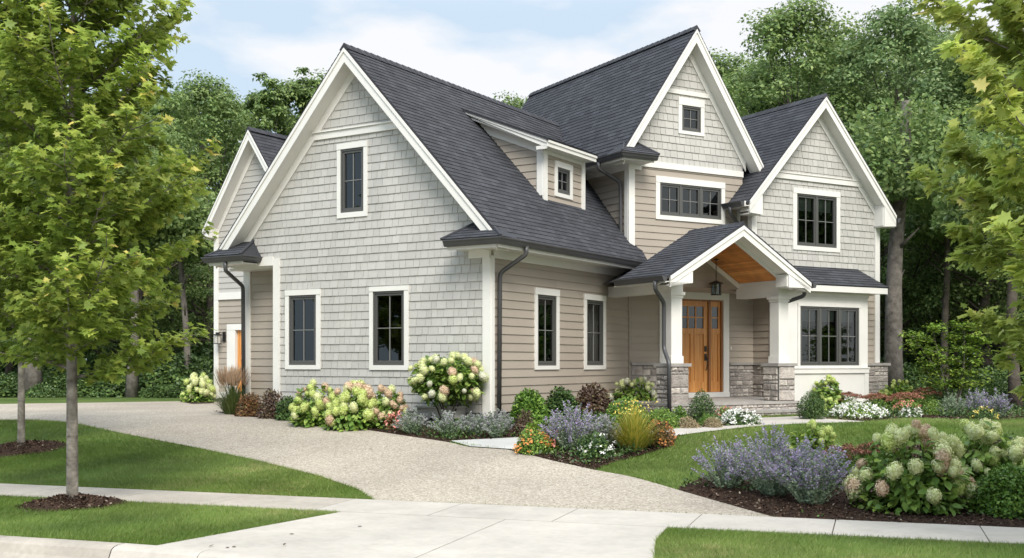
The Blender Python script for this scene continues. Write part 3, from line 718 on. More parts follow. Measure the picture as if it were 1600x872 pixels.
part('eave_return', 'white', G, (4.65, 5.2, 12.2, 12.44, 5.10, 5.36))
downspout([G(5.3, 12.5, 5.2), G(5.3, 12.36, 4.9), G(5.3, 12.36, .7)])
part('rear_wall', 'stucco', G, (5.05, 13.9, 12.2, 12.28, .3, 5.2), (13.8, 13.9, 6.5, 12.2, .3, 5.2))
# side door
def door(face, c, f, name='door', glass=(.72, .92), label=None, cols=2, handle=None):
    P0, U, V, Nn = face
    def bx(mb, u0, u1, z0, z1, w0, w1, r=.5):
        q = [P0 + U * u + Nn * w_ + Z * z for (u, w_, z) in ((u0, w1, z0), (u1, w1, z0), (u1, w0, z0), (u0, w0, z0), (u0, w1, z1), (u1, w1, z1), (u1, w0, z1), (u0, w0, z1))]
        if U.cross(Nn).dot(Z) > 0: q = [q[1], q[0], q[3], q[2], q[5], q[4], q[7], q[6]]
        mb.box8(q, r)
    return bx
bx = door(faceA(5.0), None, None)
mb = MB(); bx(mb, 11.5, 11.82, .70, 2.56, -.10, .04); bx(mb, 10.25, 10.55, .70, 2.56, -.10, .04); bx(mb, 10.25, 11.82, 2.56, 2.72, -.10, .045); dcase = mb.build('door_casing', MT['white'], house)
mb = MB(); bx(mb, 10.56, 11.49, .62, 2.555, -.10, -.07)
for (a, b, c, d) in ((10.56, 10.68, .62, 2.55), (11.37, 11.49, .62, 2.55), (10.68, 11.37, .62, .85), (10.68, 11.37, 1.75, 1.87), (10.68, 11.37, 2.43, 2.55), (10.99, 11.06, .85, 1.75)): bx(mb, a, b, c, d, -.07, -.045)
sd = tag(mb.build('door', MT['door'], house), label='wooden side door of the rear wing')
mb = MB()
for i in range(3): bx(mb, 10.71 + i * .22, 10.90 + i * .22, 1.88, 2.42, -.069, -.062)
mb.build('door_glass', MT['dark'], sd)

# ================================================= MAIN GABLE
PC, PZ, PM = 1.64, 9.32, 1.45
pzr = lambda a: PZ - PM * abs(a - PC)
holeM = [(.84, 2.652, 5.024, 5.764)]
wall('siding_wall', faceM(0), [(0, 3.2), (3.32, 3.2), (3.32, 6.09), (0, 6.09)], holeM, 'siding', 61)
hs = [(1.476, 2.033, 7.006, 7.594)]
wall('shingle_wall', faceM(0), [(0, 6.2), (3.32, 6.2), (3.32, pzr(3.32) - .3), (PC, PZ - .35), (0, pzr(0) - .3)], hs, 'shingle', 62, h=.165)
part('trim_band', 'white', M, (.0, 3.32, -.045, 0, 6.08, 6.215))
part('trim_band', 'white', M, (1.0, 2.28, -.04, 0, 7.83, 7.93), label='slim band above the small gable window')
rake(M, 'a', -.35, PC, PZ, PM, (-.40, 3.66), d=.30, wall_r=0, fends=(.05, 3.4))
slope(M, 'a', PC, PZ, PM, -.50, -.35, 6.95, seed=63); slope(M, 'a', PC, PZ, PM, 3.70, -.35, 6.95, seed=64)
ridge(M(PC, -.36, PZ), M(PC, 6.95, PZ))
wall('siding_wall', faceMs(0), [(0, 3.7), (7.0, 3.7), (7.0, 6.15), (0, 6.15)], (), 'siding', 65)
part('corner_board', 'white', M, (-.04, .125, -.045, 0, 3.9, 6.1), (-.045, 0, 0.0, .12, 3.9, 6.1))
part('frieze_board', 'white', M, (-.04, 0, .12, 6.9, 5.98, 6.13))
part('soffit', 'white', M, (-.5, 0, -.46, 6.9, 6.10, 6.125))
part('fascia', 'white', M, (-.52, -.48, -.46, 6.9, 6.08, 6.22), (-.5, .33, -.48, -.44, 6.09, 6.22), (0, .31, -.44, -.02, 6.10, 6.125), (-.05, .30, -.06, -.045, 5.99, 6.10), label='white boxed eave of the main roof')
gutter([M(-.52, 6.9, 6.24), M(-.52, -.5, 6.24), M(.36, -.5, 6.24)], [M.dx(-1), M.dx(-1) + M.dy(-1), M.dy(-1)])
pent(M, -.62, .38, -.6, 0, 6.25, 6.62, .5, .28, seed=66, axis='a')
downspout([M(-.58, .35, 6.14), M(-.58, .35, 6.0), M(-.08, .22, 5.72), M(-.08, .20, 4.42), M(-.16, .12, 4.32)], label='downspout from the main roof down to the garage roof')
window(faceM(0), (.725, 2.76, 4.925, 5.905), (.84, 2.652, 5.024, 5.764), units=3, label='wide triple window below the main gable')
window(faceM(0), (1.375, 2.135, 6.93, 7.765), (1.476, 2.033, 7.006, 7.594), label='small square window high in the main gable')
part('rear_wall', 'siding', M, (0.02, 7.5, 6.8, 6.9, .4, 6.2), (7.43, 7.5, .0, 6.8, .4, 5.4))
mb = MB(); mb.prism([M(-.1, 6.8, 6.2), M(3.4, 6.8, 6.2), M(PC, 6.8, PZ - .2)], M.dy(.1)); mb.build('rear_gable', MT['siding'], house)
# entry level
FZ = .87
wall('siding_wall', faceM(0), [(0, 1.64), (.85, 1.64), (.85, 3.3), (0, 3.3)], (), 'siding', 67)
wall('siding_wall', faceM(0), [(2.85, 1.64), (3.67, 1.64), (3.67, 3.3), (2.85, 3.3)], (), 'siding', 68)
wall('siding_wall', faceMs(3.67), [(-.55, 1.64), (0, 1.64), (0, 3.3), (-.55, 3.3)], (), 'siding', 69)
part('wall_header', 'siding', M, (.7, 3.0, 0.0, .05, 3.25, 3.5))
part('door_surround', 'white', M, (.82, .96, -.05, .02, FZ, 3.14), (2.70, 2.87, -.05, .02, FZ, 3.14), (.82, 2.87, -.055, .02, 3.14, 3.31), (.82, 2.87, -.07, .02, FZ, .985))
mb = MB(); b_ = lambda *q: fbox(mb, M, *q)
for (a0, a1) in ((.96, 1.0), (1.28, 1.345), (2.275, 2.335), (2.66, 2.70)): b_(a0, a1, -.02, .08, .99, 3.14)
b_(1.0, 2.66, -.02, .08, 3.10, 3.139)
mb.build('door_frame', MT['doordark'], house)
def panel_door(a0, a1, z0, z1, gz0, lights, name, st=.115, panels=2):
    mb = MB(); q = lambda *v: fbox(mb, M, *v)
    q(a0, a1, .045, .07, z0, gz0 - .06)
    q(a0, a0 + st, .02, .06, z0, z1); q(a1 - st, a1, .02, .06, z0, z1)
    for (c, d) in ((z0, z0 + .24), (gz0 - .13, gz0), (z1 - .12, z1)): q(a0 + st, a1 - st, .02, .06, c, d)
    W_ = a1 - a0 - 2 * st
    for i in range(1, panels): m_ = a0 + st + W_ * i / panels; q(m_ - .05, m_ + .05, .02, .06, z0 + .24, gz0 - .13)
    for i in range(panels):
        u0 = a0 + st + W_ * i / panels + (.05 if i else 0) + .03; u1 = a0 + st + W_ * (i + 1) / panels - (.05 if i < panels - 1 else 0) - .03
        q(u0, u1, .036, .046, z0 + .27, gz0 - .16)
    for i in range(1, lights[0]): m_ = a0 + st + W_ * i / lights[0]; q(m_ - .014, m_ + .014, .025, .055, gz0, z1 - .12)
    for j in range(1, lights[1]): m_ = gz0 + (z1 - .12 - gz0) * j / lights[1]; q(a0 + st, a1 - st, .026, .054, m_ - .014, m_ + .014)
    o = mb.build(name, MT['door'], house)
    mb = MB(); mb.poly([M(a0 + st, .042, gz0), M(a1 - st, .042, gz0), M(a1 - st, .042, z1 - .12), M(a0 + st, .042, z1 - .12)]); mb.build('pane', MT['glass'], o)
    mb = MB(); mb.poly([M(a0 + st, .35, gz0 - .1), M(a1 - st, .35, gz0 - .1), M(a1 - st, .35, z1), M(a0 + st, .35, z1)]); mb.build('room_recess', MT['dark'], o)
    return o
dr = tag(panel_door(1.35, 2.27, .99, 3.10, 2.47, (3, 2), 'door'), label='wooden front door with six small panes')
panel_door(2.335, 2.655, .99, 3.10, 2.47, (1, 2), 'sidelight', st=.06, panels=1)
panel_door(1.0, 1.28, .99, 3.10, 2.47, (1, 2), 'sidelight', st=.05, panels=1)
mb = MB(); fbox(mb, M, 2.175, 2.235, .0, .02, 1.93, 2.06); fbox(mb, M, 2.175, 2.235, .0, .02, 1.72, 1.88)
mb.tube([M(2.205, .0, 1.80), M(2.205, -.045, 1.79), M(2.205, -.05, 1.66), M(2.205, -.03, 1.52), M(2.205, .01, 1.50)], .011, seg=6)
mb.build('door_handle', MT['black'], dr)
# stone
def stonewall(mbs, mbm, fr, face, u0, u1, z0, z1, seed=1, big=1.35):
    P0, U, V, Nn = face; r = random.Random(seed)
    mbm.poly([P0 + U * u + Z * z + Nn * .012 for u, z in ((u0, z0), (u1, z0), (u1, z1), (u0, z1))][::1 if U.cross(Z).dot(Nn) > 0 else -1])
    def block(a, b, c, d):
        g = .006; a += g; b -= g; c += g; d -= g; rn = r.random(); off = r.uniform(.02, .04); n = 4
        pts = []
        for j in range(n + 1):
            for i in range(n + 1):
                x, y = i / n, j / n; edge = (i in (0, n)) or (j in (0, n))
                w_ = .008 if edge else off + r.uniform(-.008, .008)
                jx = 0 if edge else r.uniform(-.25, .25) / n
                e = .12
                xx = a + (b - a) * (x if edge else min(max(x + jx * .5, .06), .94)); yy = c + (d - c) * y
                if not edge:
                    if i == 1: xx = a + min(.018, (b - a) * .25)
                    if i == n - 1: xx = b - min(.018, (b - a) * .25)
                    if j == 1: yy = c + min(.018, (d - c) * .25)
                    if j == n - 1: yy = d - min(.018, (d - c) * .25)
                pts.append(P0 + U * xx + Z * yy + Nn * w_)
        i0 = len(mbs.v); mbs.v += [tuple(p) for p in pts]; fl = U.cross(Z).dot(Nn) < 0
        for j in range(n):
            for i in range(n):
                q = (i0 + j * (n + 1) + i, i0 + j * (n + 1) + i + 1, i0 + (j + 1) * (n + 1) + i + 1, i0 + (j + 1) * (n + 1) + i)
                mbs.f.append(q[::-1] if fl else q); mbs.r.append(rn)
    def split(a, b, c, d, dep):
        w_, h_ = b - a, d - c
        if h_ > .24 * big or (h_ > .15 and r.random() < .55 and dep < 5):
            k = c + h_ * r.choice((.38, .5, .62)); split(a, b, c, k, dep + 1); split(a, b, k, d, dep + 1); return
        if w_ > h_ * 2.6 or w_ > .42 * big:
            k = a + w_ * r.uniform(.35, .65); split(a, k, c, d, dep + 1); split(k, b, c, d, dep + 1); return
        block(a, b, c, d)
    split(u0, u1, z0, z1, 0)
def stonepart(name, faces, cap=None, label=None):
    a, b = MB(), MB()
    for k, f in enumerate(faces): stonewall(a, b, None, *f, seed=hash((name, k, round(f[1], 2))) % 999 if False else 17 + 31 * k + int(abs(f[1]) * 10))
    o = a.build(name, MT['stone'], house); tag(o, label=label); b.build('mortar', MT['mortar'], o)
    if cap: c = MB(); [fbox(c, M, *q) for q in cap]; c.build('stone_cap', MT['cap'], o)
    return o
stonepart('stone_wainscot', [(faceM(-.03), .0, .81, .6, 1.62)], [(0, .82, -.09, .0, 1.62, 1.68)])
stonepart('stone_wainscot', [(faceM(-.03), 2.88, 3.64, FZ, 1.62), (faceMs(3.64), -.95, -.03, FZ, 1.62)], [(2.88, 3.66, -.09, 0, 1.62, 1.68), (3.58, 3.66, -.95, -.09, 1.62, 1.68)])
for (a0, a1) in ((-1.0, -.56), (1.86, 2.31)):
    stonepart('stone_pier', [(faceM(-2.73), a0, a1, FZ if a0 > 0 else .5, 1.60), (faceMs(a0), -2.73, -2.30, FZ if a0 > 0 else .5, 1.60), ((M(a1, 0, 0), M.dy(), Z, M.dx(1)), -2.73, -2.30, FZ if a0 > 0 else .5, 1.60), ((M(0, -2.30, 0), M.dx(), Z, M.dy(1)), a0, a1, FZ, 1.60)],
              [(a0 - .05, a1 + .05, -2.78, -2.25, 1.60, 1.665)])
    c = (a0 + a1) / 2; h = .135; b0 = -2.515
    part('column', 'white', M, (c - h, c + h, b0 - h, b0 + h, 1.665, 3.02), (c - h - .02, c + h + .02, b0 - h - .02, b0 + h + .02, 1.6651, 1.81), (c - h - .018, c + h + .018, b0 - h - .018, b0 + h + .018, 2.97, 3.022), (c - h - .045, c + h + .045, b0 - h - .045, b0 + h + .045, 3.022, 3.085))
# porch slab and steps
def stepstone(a0, a1, b0, b1, z0, z1, name='porch_step'):
    a, m_, c = MB(), MB(), MB()
    stonewall(a, m_, None, faceM(b0 + .04), a0 + .03, a1 - .03, z0, z1 - .055, seed=int(z1 * 100), big=1.3)
    stonewall(a, m_, None, faceMs(a0 + .03), b0 + .04, b1, z0, z1 - .055, seed=int(z1 * 90))
    stonewall(a, m_, None, (M(a1 - .03, 0, 0), M.dy(), Z, M.dx(1)), b0 + .04, b1, z0, z1 - .055, seed=int(z1 * 80))
    o = a.build(name, MT['stone'], house); m_.build('mortar', MT['mortar'], o)
    fbox(c, M, a0, a1, b0, b1, z1 - .055, z1); c.build('tread', MT['cap'], o); return o
stepstone(-1.05, 2.40, -2.80, -.02, .5, FZ, 'porch_floor')
stepstone(-.05, 2.38, -3.18, -2.80, .5, .71)
part('porch_slab_fill', 'cap', M, (2.3, 3.66, -.96, -.02, .5, FZ - .003), (0, .85, -.12, -.02, .5, FZ - .002))
# porch roof
QC, QZ, QM = .56, 4.48, .585
qz = lambda a: QZ - QM * abs(a - QC)
rake(M, 'a', -3.10, QC, QZ, QM, (-1.30, 2.42), d=.21, wall_r=-2.72, drop=.045, fends=(-.70, 1.95), fh=.07)
slope(M, 'a', QC, QZ, QM, -1.40, -3.10, -1.40, seed=71, thick=.04); slope(M, 'a', QC, QZ, QM, 2.50, 0, 0, outline=[(-3.10, 0), (-.38, 0), (-.38, .5), (-1.40, 1.94), (-3.10, 1.94)], seed=72, thick=.04)
ridge(M(QC, -3.11, QZ), M(QC, -1.42, QZ))
mb = MB()
mb.poly([M(QC, -1.40, QZ), M(-1.38, -1.40, qz(-1.38)), M(-1.0, 0, 3.35), M(QC, 0, 3.98)][::-1]); mb.poly([M(QC, -1.40, QZ), M(QC, 0, 3.98), M(2.5, 0, 3.3), M(2.48, -1.4, qz(2.48))][::-1])
mb.build('rear_slope', MT['roof'], house)
# fascia returns at the feet of the porch gable
for (a0, a1, i0) in ((-1.30, -.74, -.74), (1.80, 2.40, 1.80)):
    mb = MB(); s_ = 1 if a0 < 0 else -1; lo, hi = (a0, a1)
    outer, inner = (lo, hi) if s_ > 0 else (hi, lo)
    zt = lambda a: qz(a) - .045 - .2
    mb.prism([M(outer, -3.10, 3.235), M(inner, -3.10, 3.235), M(inner, -3.10, zt(inner) + .004), M(outer, -3.10, zt(outer) + .01)], M.dy(.04))
    fbox(mb, M, lo, hi, -3.06, -2.72, 3.235, 3.26); fbox(mb, M, inner - .02, inner + .02, -3.06, -2.74, 3.26, zt(inner) - .0)
    mb.build('eave_return', MT['white'], house)
# beams, eave fascia
part('beam', 'white', M, (-.93, -.63, -2.66, -.02, 3.085, 3.30), (-1.36, -.93, -3.05, -1.40, 3.235, 3.255), (-1.40, -1.36, -3.06, -1.40, 3.22, 3.33))
part('beam', 'white', M, (1.94, 2.23, -2.66, -1.34, 3.085, 3.42), (2.23, 2.46, -3.05, -.95, 3.235, 3.255), (2.44, 2.47, -3.06, -.9, 3.22, 3.34))
gutter([M(-1.40, -1.5, 3.36), M(-1.40, -3.12, 3.36)], [M.dx(-1)] * 2)
gutter([M(2.475, -3.12, 3.36), M(2.475, -1.2, 3.36)], [M.dx(1)] * 2)
downspout([M(-1.47, -2.85, 3.26), M(-1.47, -2.85, 3.1), M(-1.06, -2.60, 2.86), M(-1.06, -2.60, 1.95), M(-1.13, -2.85, 1.68), M(-1.13, -2.86, .6)], label='downspout at the left porch column')
downspout([M(2.54, -2.80, 3.26), M(2.54, -2.80, 3.1), M(2.26, -2.5, 2.96), M(2.26, -2.5, 1.85), M(2.33, -2.52, 1.72)], label='downspout at the right porch column')
# cedar ceiling
mb = MB()
for sg in (-1, 1):
    ae = -.72 if sg < 0 else 1.97
    n = 26; L_ = abs(ae - QC)
    for i in range(n):
        a0 = QC + (ae - QC) * i / n; a1 = QC + (ae - QC) * (i + 1) / n - sg * .006
        zz = lambda a: qz(a) - .24
        b0 = -2.69
        while b0 < -1.38:
            b1 = min(b0 + rng.uniform(.9, 2.2), -1.38)
            mb.poly([M(a0, b0, zz(a0)), M(a0, b1, zz(a0)), M(a1, b1, zz(a1)), M(a1, b0, zz(a1))][::sg], rng.random()); b0 = b1 + .002
    mb.poly([M(QC, -2.69, qz(QC) - .235), M(QC, -1.38, qz(QC) - .235), M(ae, -1.38, qz(ae) - .235), M(ae, -2.69, qz(ae) - .235)][::sg], 0)
mb.build('cedar_ceiling', MT['ceiling'], house)
# upper wall of the entry above the recessed door
wall('siding_wall', faceM(-1.38), [(-.72, 3.30), (1.97, 3.30), (QC + .02, qz(QC) - .25)], (), 'siding', 73)
mb = MB()
for ae in (-.72, 1.97): mb.prism([M(ae, -1.40, qz(ae) - .25), M(QC, -1.40, qz(QC) - .25), M(QC, -1.40, qz(QC) - .36), M(ae, -1.40, qz(ae) - .36)], M.dy(-.03))
mb.build('ceiling_trim', MT['white'], house)
part('entry_soffit', 'siding', M, (-.72, 2.0, -1.36, -.0, 3.30, 3.32), (2.0, 3.66, -.94, 0, 3.30, 3.33))
part('corner_board', 'white', M, (3.62, 3.665, -.96, -.62, 1.68, 3.3), label='white board at the bay side')

# ================================================= RIGHT GABLE
DC, DZ, DM = 5.34, 8.15, 1.10; DB_ = -.38
dz = lambda a: DZ - DM * abs(a - DC)
hD = [(4.693, 6.03, 4.504, 5.763)]
wall('shingle_wall', faceM(DB_), [(3.28, 3.5), (7.53, 3.5), (7.53, dz(7.53) - .35), (DC, DZ - .35), (3.28, dz(3.28) - .35)], hD, 'shingle', 81, h=.165)
part('trim_band', 'white', M, (3.75, 6.95, DB_ - .05, DB_, 6.08, 6.21)); part('band_cap', 'white', M, (3.75, 6.95, DB_ - .07, DB_, 6.211, 6.235))
rake(M, 'a', -.72, DC, DZ, DM, (2.90, 7.80), d=.26, wall_r=DB_, fends=(3.32, 7.46))
slope(M, 'a', DC, DZ, DM, 2.80, -.72, 6.3, seed=82); slope(M, 'a', DC, DZ, DM, 7.86, -.72, 6.3, seed=83)
ridge(M(DC, -.73, DZ), M(DC, 6.3, DZ))
wall('siding_wall', faceMs(3.28), [(DB_, 3.5), (0.02, 3.5), (.02, 5.5), (DB_, 5.5)], (), 'siding', 84)
part('corner_board', 'white', M, (3.24, 3.40, DB_ - .04, DB_, 3.5, 5.42), (3.24, 3.28, DB_, DB_ + .10, 3.5, 5.42), label='white corner board of the right gable')
part('corner_board', 'white', M, (3.14, 3.22, -.045, 0, 3.9, 5.42))
part('corner_board', 'white', M, (7.38, 7.545, DB_ - .045, DB_, 1.67, 5.45))
# boxed returns
for (a0, a1, ao) in ((2.90, 3.30, 2.90), (7.38, 7.80, 7.80)):
    mb = MB(); ai = a1 if ao == a0 else a0; zt = lambda a: dz(a) - .055 - .24
    q = [M(ao, -.72, zt(ao) - .03), M(ai, -.72, zt(ao) - .06), M(ai, -.72, zt(ai) + .01), M(ao, -.72, zt(ao) + .01)]
    mb.prism(q, M.dy(.04)); fbox(mb, M, a0, a1, -.68, DB_, zt(ao) - .06, zt(ao) - .03); fbox(mb, M, ai - .02, ai + .02, -.68, DB_ - .002, zt(ao) - .03, zt(ai) + .02)
    mb.build('eave_return', MT['white'], house)
part('soffit', 'white', M, (2.78, 3.28, -.70, -.0, 5.29, 5.31), (2.76, 2.80, -.70, -.0, 5.28, 5.40))
gutter([M(2.75, .0, 5.40), M(2.75, -.70, 5.40)], [M.dx(-1)] * 2)
gutter([M(7.88, -.70, 5.34), M(7.88, 3.0, 5.34)], [M.dx(1)] * 2)
downspout([M(2.68, -.30, 5.30), M(2.68, -.30, 5.16), M(3.10, -.14, 4.92), M(3.12, -.12, 4.1)], label='downspout from the right gable eave')
window(faceM(DB_), (4.567, 6.15, 4.40, 5.89), (4.693, 6.03, 4.504, 5.763), units=2, blind=.28, label='double window with raised blinds in the right gable')
# bay
BB = -.95; BF = (4.232, 6.19, 1.606, 3.007)
part('bay_wall', 'white', M, (3.67, 4.20, BB, DB_, .6, 3.38), (6.22, 6.52, BB, DB_, .6, 3.38), (4.20, 6.22, BB, DB_, .6, 1.57), (4.20, 6.22, BB, DB_, 3.04, 3.38), label='white panelled bay')
for q_ in [(3.66, 6.535, BB - .03, BB, 3.25, 3.38), (3.66, 6.535, BB - .035, BB, 1.42, 1.53), (3.66, 3.80, BB - .02, BB, .66, 1.42), (6.40, 6.535, BB - .02, BB, .66, 1.42), (3.66, 6.535, BB - .022, BB, .60, .74), (3.66, 6.535, BB - .05, BB, 1.531, 1.56)]: part('bay_trim', 'white', M, q_)
window(faceM(BB), (4.16, 6.26, 1.54, 3.08), BF, units=3, blind=.22, label='wide triple window of the white bay with raised blinds')
hb = (4.0 - 3.50) / (-.38 + 1.25)
e0, e1 = M(2.6, -1.22, 3.51), M(6.62, -1.22, 3.51)
U = M.dx(); Vb = (M(0, DB_, 4.01) - M(0, -1.22, 3.51)).normalized(); Nb = U.cross(Vb); Nb = Nb if Nb.z > 0 else -Nb; hh = (M(0, DB_, 4.01) - M(0, -1.22, 3.51)).length
mb = MB(); skin(mb, M(0, -1.22, 3.51), U, Vb, Nb, [(2.2, 0), (6.95, 0), (6.78, hh), (2.2, hh)], h=.135, wmin=.16, wmax=.36, t=.009, gap=.004, jit=.005, seed=88)
mb.prism([M(0, -1.22, 3.51) + U * u + Vb * v - Nb * .004 for u, v in ((2.2, 0), (6.95, 0), (6.78, hh), (2.2, hh))], -Nb * .03, .1)
mb.build('bay_roof', MT['roof'], house)
part('fascia', 'white', M, (2.55, 6.93, -1.21, -1.17, 3.35, 3.49), (2.6, 6.90, -1.17, BB, 3.36, 3.385), (6.52, 6.90, BB, DB_, 3.36, 3.385), (6.88, 6.92, -1.17, DB_, 3.36, 3.49), label='white fascia of the bay roof')
wall('siding_wall', faceM(DB_), [(6.52, 1.64), (7.4, 1.64), (7.4, 3.4), (6.52, 3.4)], (), 'siding', 89)
stonepart('stone_pier', [(faceM(-.60), 6.56, 7.62, .5, 1.60)], [(6.54, 7.68, -.66, DB_, 1.60, 1.665)], label='stone base at the right end of the front')
part('pier_core', 'mortar', M, (6.56, 7.61, -.59, DB_, .5, 1.60))
part('foundation', 'stucco', M, (3.7, 7.5, DB_ + .02, 6.8, .3, .62), (.02, 7.5, .05, 6.8, .3, .60))

# ================================================= things fixed to or standing by the house
# pendant lantern under the porch gable
pl_ = empty('pendant_lantern', M(1.12, -1.62, 3.14), 'black metal and glass lantern hanging on a rod under the porch gable', 'lantern')
cx_, cb_ = 1.12, -1.62; zt_ = qz(cx_) - .25
mb = MB(); mb.tube([M(cx_, cb_, zt_), M(cx_, cb_, 3.44)], .008, seg=6); mb.tube([M(cx_, cb_, zt_ - .02), M(cx_, cb_, zt_ + .0)], .05, seg=12); mb.build('rod', MT['black'], pl_)
mb = MB(); mb.tube([M(cx_, cb_, 3.37), M(cx_, cb_, 3.385), M(cx_, cb_, 3.44)], [.16, .155, .03], seg=16); mb.build('lantern_cap', MT['black'], pl_)
mb = MB()
for q in range(8):
    t = 2 * pi * q / 8; x, y = .105 * cos(t), .105 * sin(t); mb.tube([M(cx_ + x, cb_ + y, 3.14), M(cx_ + x, cb_ + y, 3.37)], .006, seg=5)
mb.tube([M(cx_, cb_, 3.13), M(cx_, cb_, 3.15)], .115, seg=16)
mb.build('cage', MT['black'], pl_)
mb = MB(); mb.tube([M(cx_, cb_, 3.152), M(cx_, cb_, 3.365)], .095, seg=16, cap=False); mb.build('glass_cylinder', MT['glass'], pl_)
mb = MB(); mb.tube([M(cx_, cb_, 3.15), M(cx_, cb_, 3.27)], .018, seg=8); mb.build('candle', MT['white'], pl_)
wl = empty('wall_lantern', G(5, 12.0, 2.36), 'dark wall lantern on the rear wing beside the side door', 'lantern')
mb = MB(); fbox(mb, G, 4.955, 4.985, 11.88, 11.98, 2.25, 2.52); mb.tube([G(4.96, 11.93, 2.47), G(4.85, 11.97, 2.5), G(4.80, 12.0, 2.46)], .012, seg=6); mb.build('bracket', MT['black'], wl)
mb = MB(); fbox(mb, G, 4.72, 4.88, 11.92, 12.08, 2.42, 2.45); fbox(mb, G, 4.76, 4.84, 11.96, 12.04, 2.45, 2.50)
for (x, y) in ((4.74, 11.94), (4.86, 11.94), (4.74, 12.06), (4.86, 12.06)): mb.tube([G(x, y, 2.2), G(x, y, 2.42)], .007, seg=4)
fbox(mb, G, 4.73, 4.87, 11.93, 12.07, 2.18, 2.20); mb.build('lantern_frame', MT['black'], wl)
mb = MB(); fbox(mb, G, 4.75, 4.85, 11.95, 12.05, 2.2, 2.42); mb.build('lantern_glass', MT['amberglass'], wl)
# grey box low on the wall
ub = empty('utility_box', G(-.2, .9, .62), 'grey box low against the garage wall under the small hydrangea tree', 'utility box')
mb = MB(); fbox(mb, G, -.36, -.03, .50, 1.35, .68, .86); mb.build('box_body', MT['shingle'], ub)
mb = MB(); fbox(mb, G, -.40, -.02, .46, 1.39, .862, .90); mb.build('box_lid', MT['shingle'], ub)
# doorbell
db = MB(); fbox(db, M, 2.93, 2.965, -.03, -.015, 1.98, 2.05)
o = db.build('doorbell', MT['white'], None, base=M(2.95, -.02, 2.0)); o.location = M(2.95, -.02, 2.0); tag(o, 'tiny white doorbell button beside the front door casing', 'doorbell')
# garden stake light
gp = at(1477, 651); o = MB(); 
o.tube([(*gp, .55), (*gp, .73)], .008, seg=6); o.tube([(gp[0], gp[1], .72), (gp[0] + .02, gp[1], .77)], [.028, .018], seg=8)
o = o.build('garden_marker', MT['white'], None, base=Vector((*gp, .55))); o.location = (*gp, .55); tag(o, 'thin white marker stake standing in the far right flower bed', 'garden stake')
#PLANTS
# forest floor
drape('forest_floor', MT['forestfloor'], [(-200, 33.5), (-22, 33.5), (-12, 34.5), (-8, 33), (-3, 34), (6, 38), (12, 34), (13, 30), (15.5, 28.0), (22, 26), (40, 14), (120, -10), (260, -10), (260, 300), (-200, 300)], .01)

# ================================================= foliage tools
def unit(A): return A / (np.linalg.norm(A, axis=1, keepdims=True) + 1e-9)
T_DIAM = (np.array([(0, 0, 0), (.5, .33, .06), (1, 0, -.05), (.5, -.33, .06)]), np.array([(0, 1, 2, 3)]))
T_OVAL = (np.array([(0, 0, 0), (.28, .30, .07), (.68, .26, .05), (1, 0, -.1), (.28, -.30, .07), (.68, -.26, .05)]), np.array([(0, 3, 2, 1), (0, 4, 5, 3)]))
T_MAPLE = (np.array([(.32, 0, -.02), (0, 0, 0), (-.10, .34, .05), (.16, .22, .03), (.34, .58, .02), (.46, .26, .04), (.62, .34, 0), (.66, .14, 0), (1, 0, -.10),
                     (.66, -.14, 0), (.62, -.34, 0), (.46, -.26, .04), (.34, -.58, .02), (.16, -.22, .03), (-.10, -.34, .05)]),
           np.array([(0, i, i + 1) for i in range(1, 14)] + [(0, 14, 1)]))
T_BLADE = (np.array([(0, -.06, 0), (0, .06, 0), (.55, .04, .0), (.55, -.04, .0), (1, .005, -.12), (1, -.005, -.12)]), np.array([(0, 1, 2, 3), (3, 2, 4, 5)]))
def leaves(name, C, A, Nn, size, T, rnd=None):
    n = len(C); A = unit(A); Nn = Nn - A * np.sum(A * Nn, 1, keepdims=True); Nn = unit(Nn); B = np.cross(Nn, A)
    t, f = T; size = np.broadcast_to(np.asarray(size, float).reshape(-1, 1, 1), (n, 1, 1)) if np.ndim(size) else size
    V = C[:, None, :] + size * (t[None, :, 0:1] * A[:, None, :] + t[None, :, 1:2] * B[:, None, :] + t[None, :, 2:3] * Nn[:, None, :])
    F = (np.arange(n)[:, None, None] * len(t) + f[None]).reshape(-1, f.shape[1])
    r = NR.random(n) if rnd is None else rnd
    return np_mesh(name, V.reshape(-1, 3), F, np.repeat(r, len(f)))
def rnd_dir(n): return unit(NR.normal(size=(n, 3)))
def leafmat(name, cols, trans=.25, rough=.5, spec=.35, n=.25):
    MT[name] = mat(name, attr=cols, rough=rough, spec=spec, trans=trans, noise=[(1.1, 3, 1 - n, 1 + n)])
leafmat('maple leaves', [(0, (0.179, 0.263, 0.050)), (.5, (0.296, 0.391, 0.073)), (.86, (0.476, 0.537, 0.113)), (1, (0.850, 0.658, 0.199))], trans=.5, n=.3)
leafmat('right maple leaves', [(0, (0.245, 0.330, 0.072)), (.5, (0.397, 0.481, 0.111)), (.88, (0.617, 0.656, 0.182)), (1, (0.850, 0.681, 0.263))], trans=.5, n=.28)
leafmat('forest leaves', [(0, (0.095, 0.164, 0.048)), (.6, (0.189, 0.276, 0.085)), (1, (0.310, 0.391, 0.129))], trans=.4, n=.3)
leafmat('forest leaves bluish', [(0, (0.093, 0.165, 0.060)), (.6, (0.185, 0.276, 0.101)), (1, (0.295, 0.370, 0.151))], trans=.4, n=.3)
leafmat('undergrowth leaves', [(0, (0.035, 0.072, 0.019)), (.7, (0.077, 0.136, 0.035)), (1, (0.160, 0.240, 0.064))], trans=.1, n=.3)  # woodland shade is put into this leaf colour and its low translucency
leafmat('hydrangea leaves', [(0, (0.096, 0.184, 0.035)), (.6, (0.181, 0.299, 0.054)), (1, (0.319, 0.426, 0.087))], trans=.25, n=.2)
leafmat('lime hydrangea leaves', [(0, (0.108, 0.204, 0.024)), (.6, (0.192, 0.300, 0.042)), (1, (0.324, 0.396, 0.072))], trans=.25, n=.2)
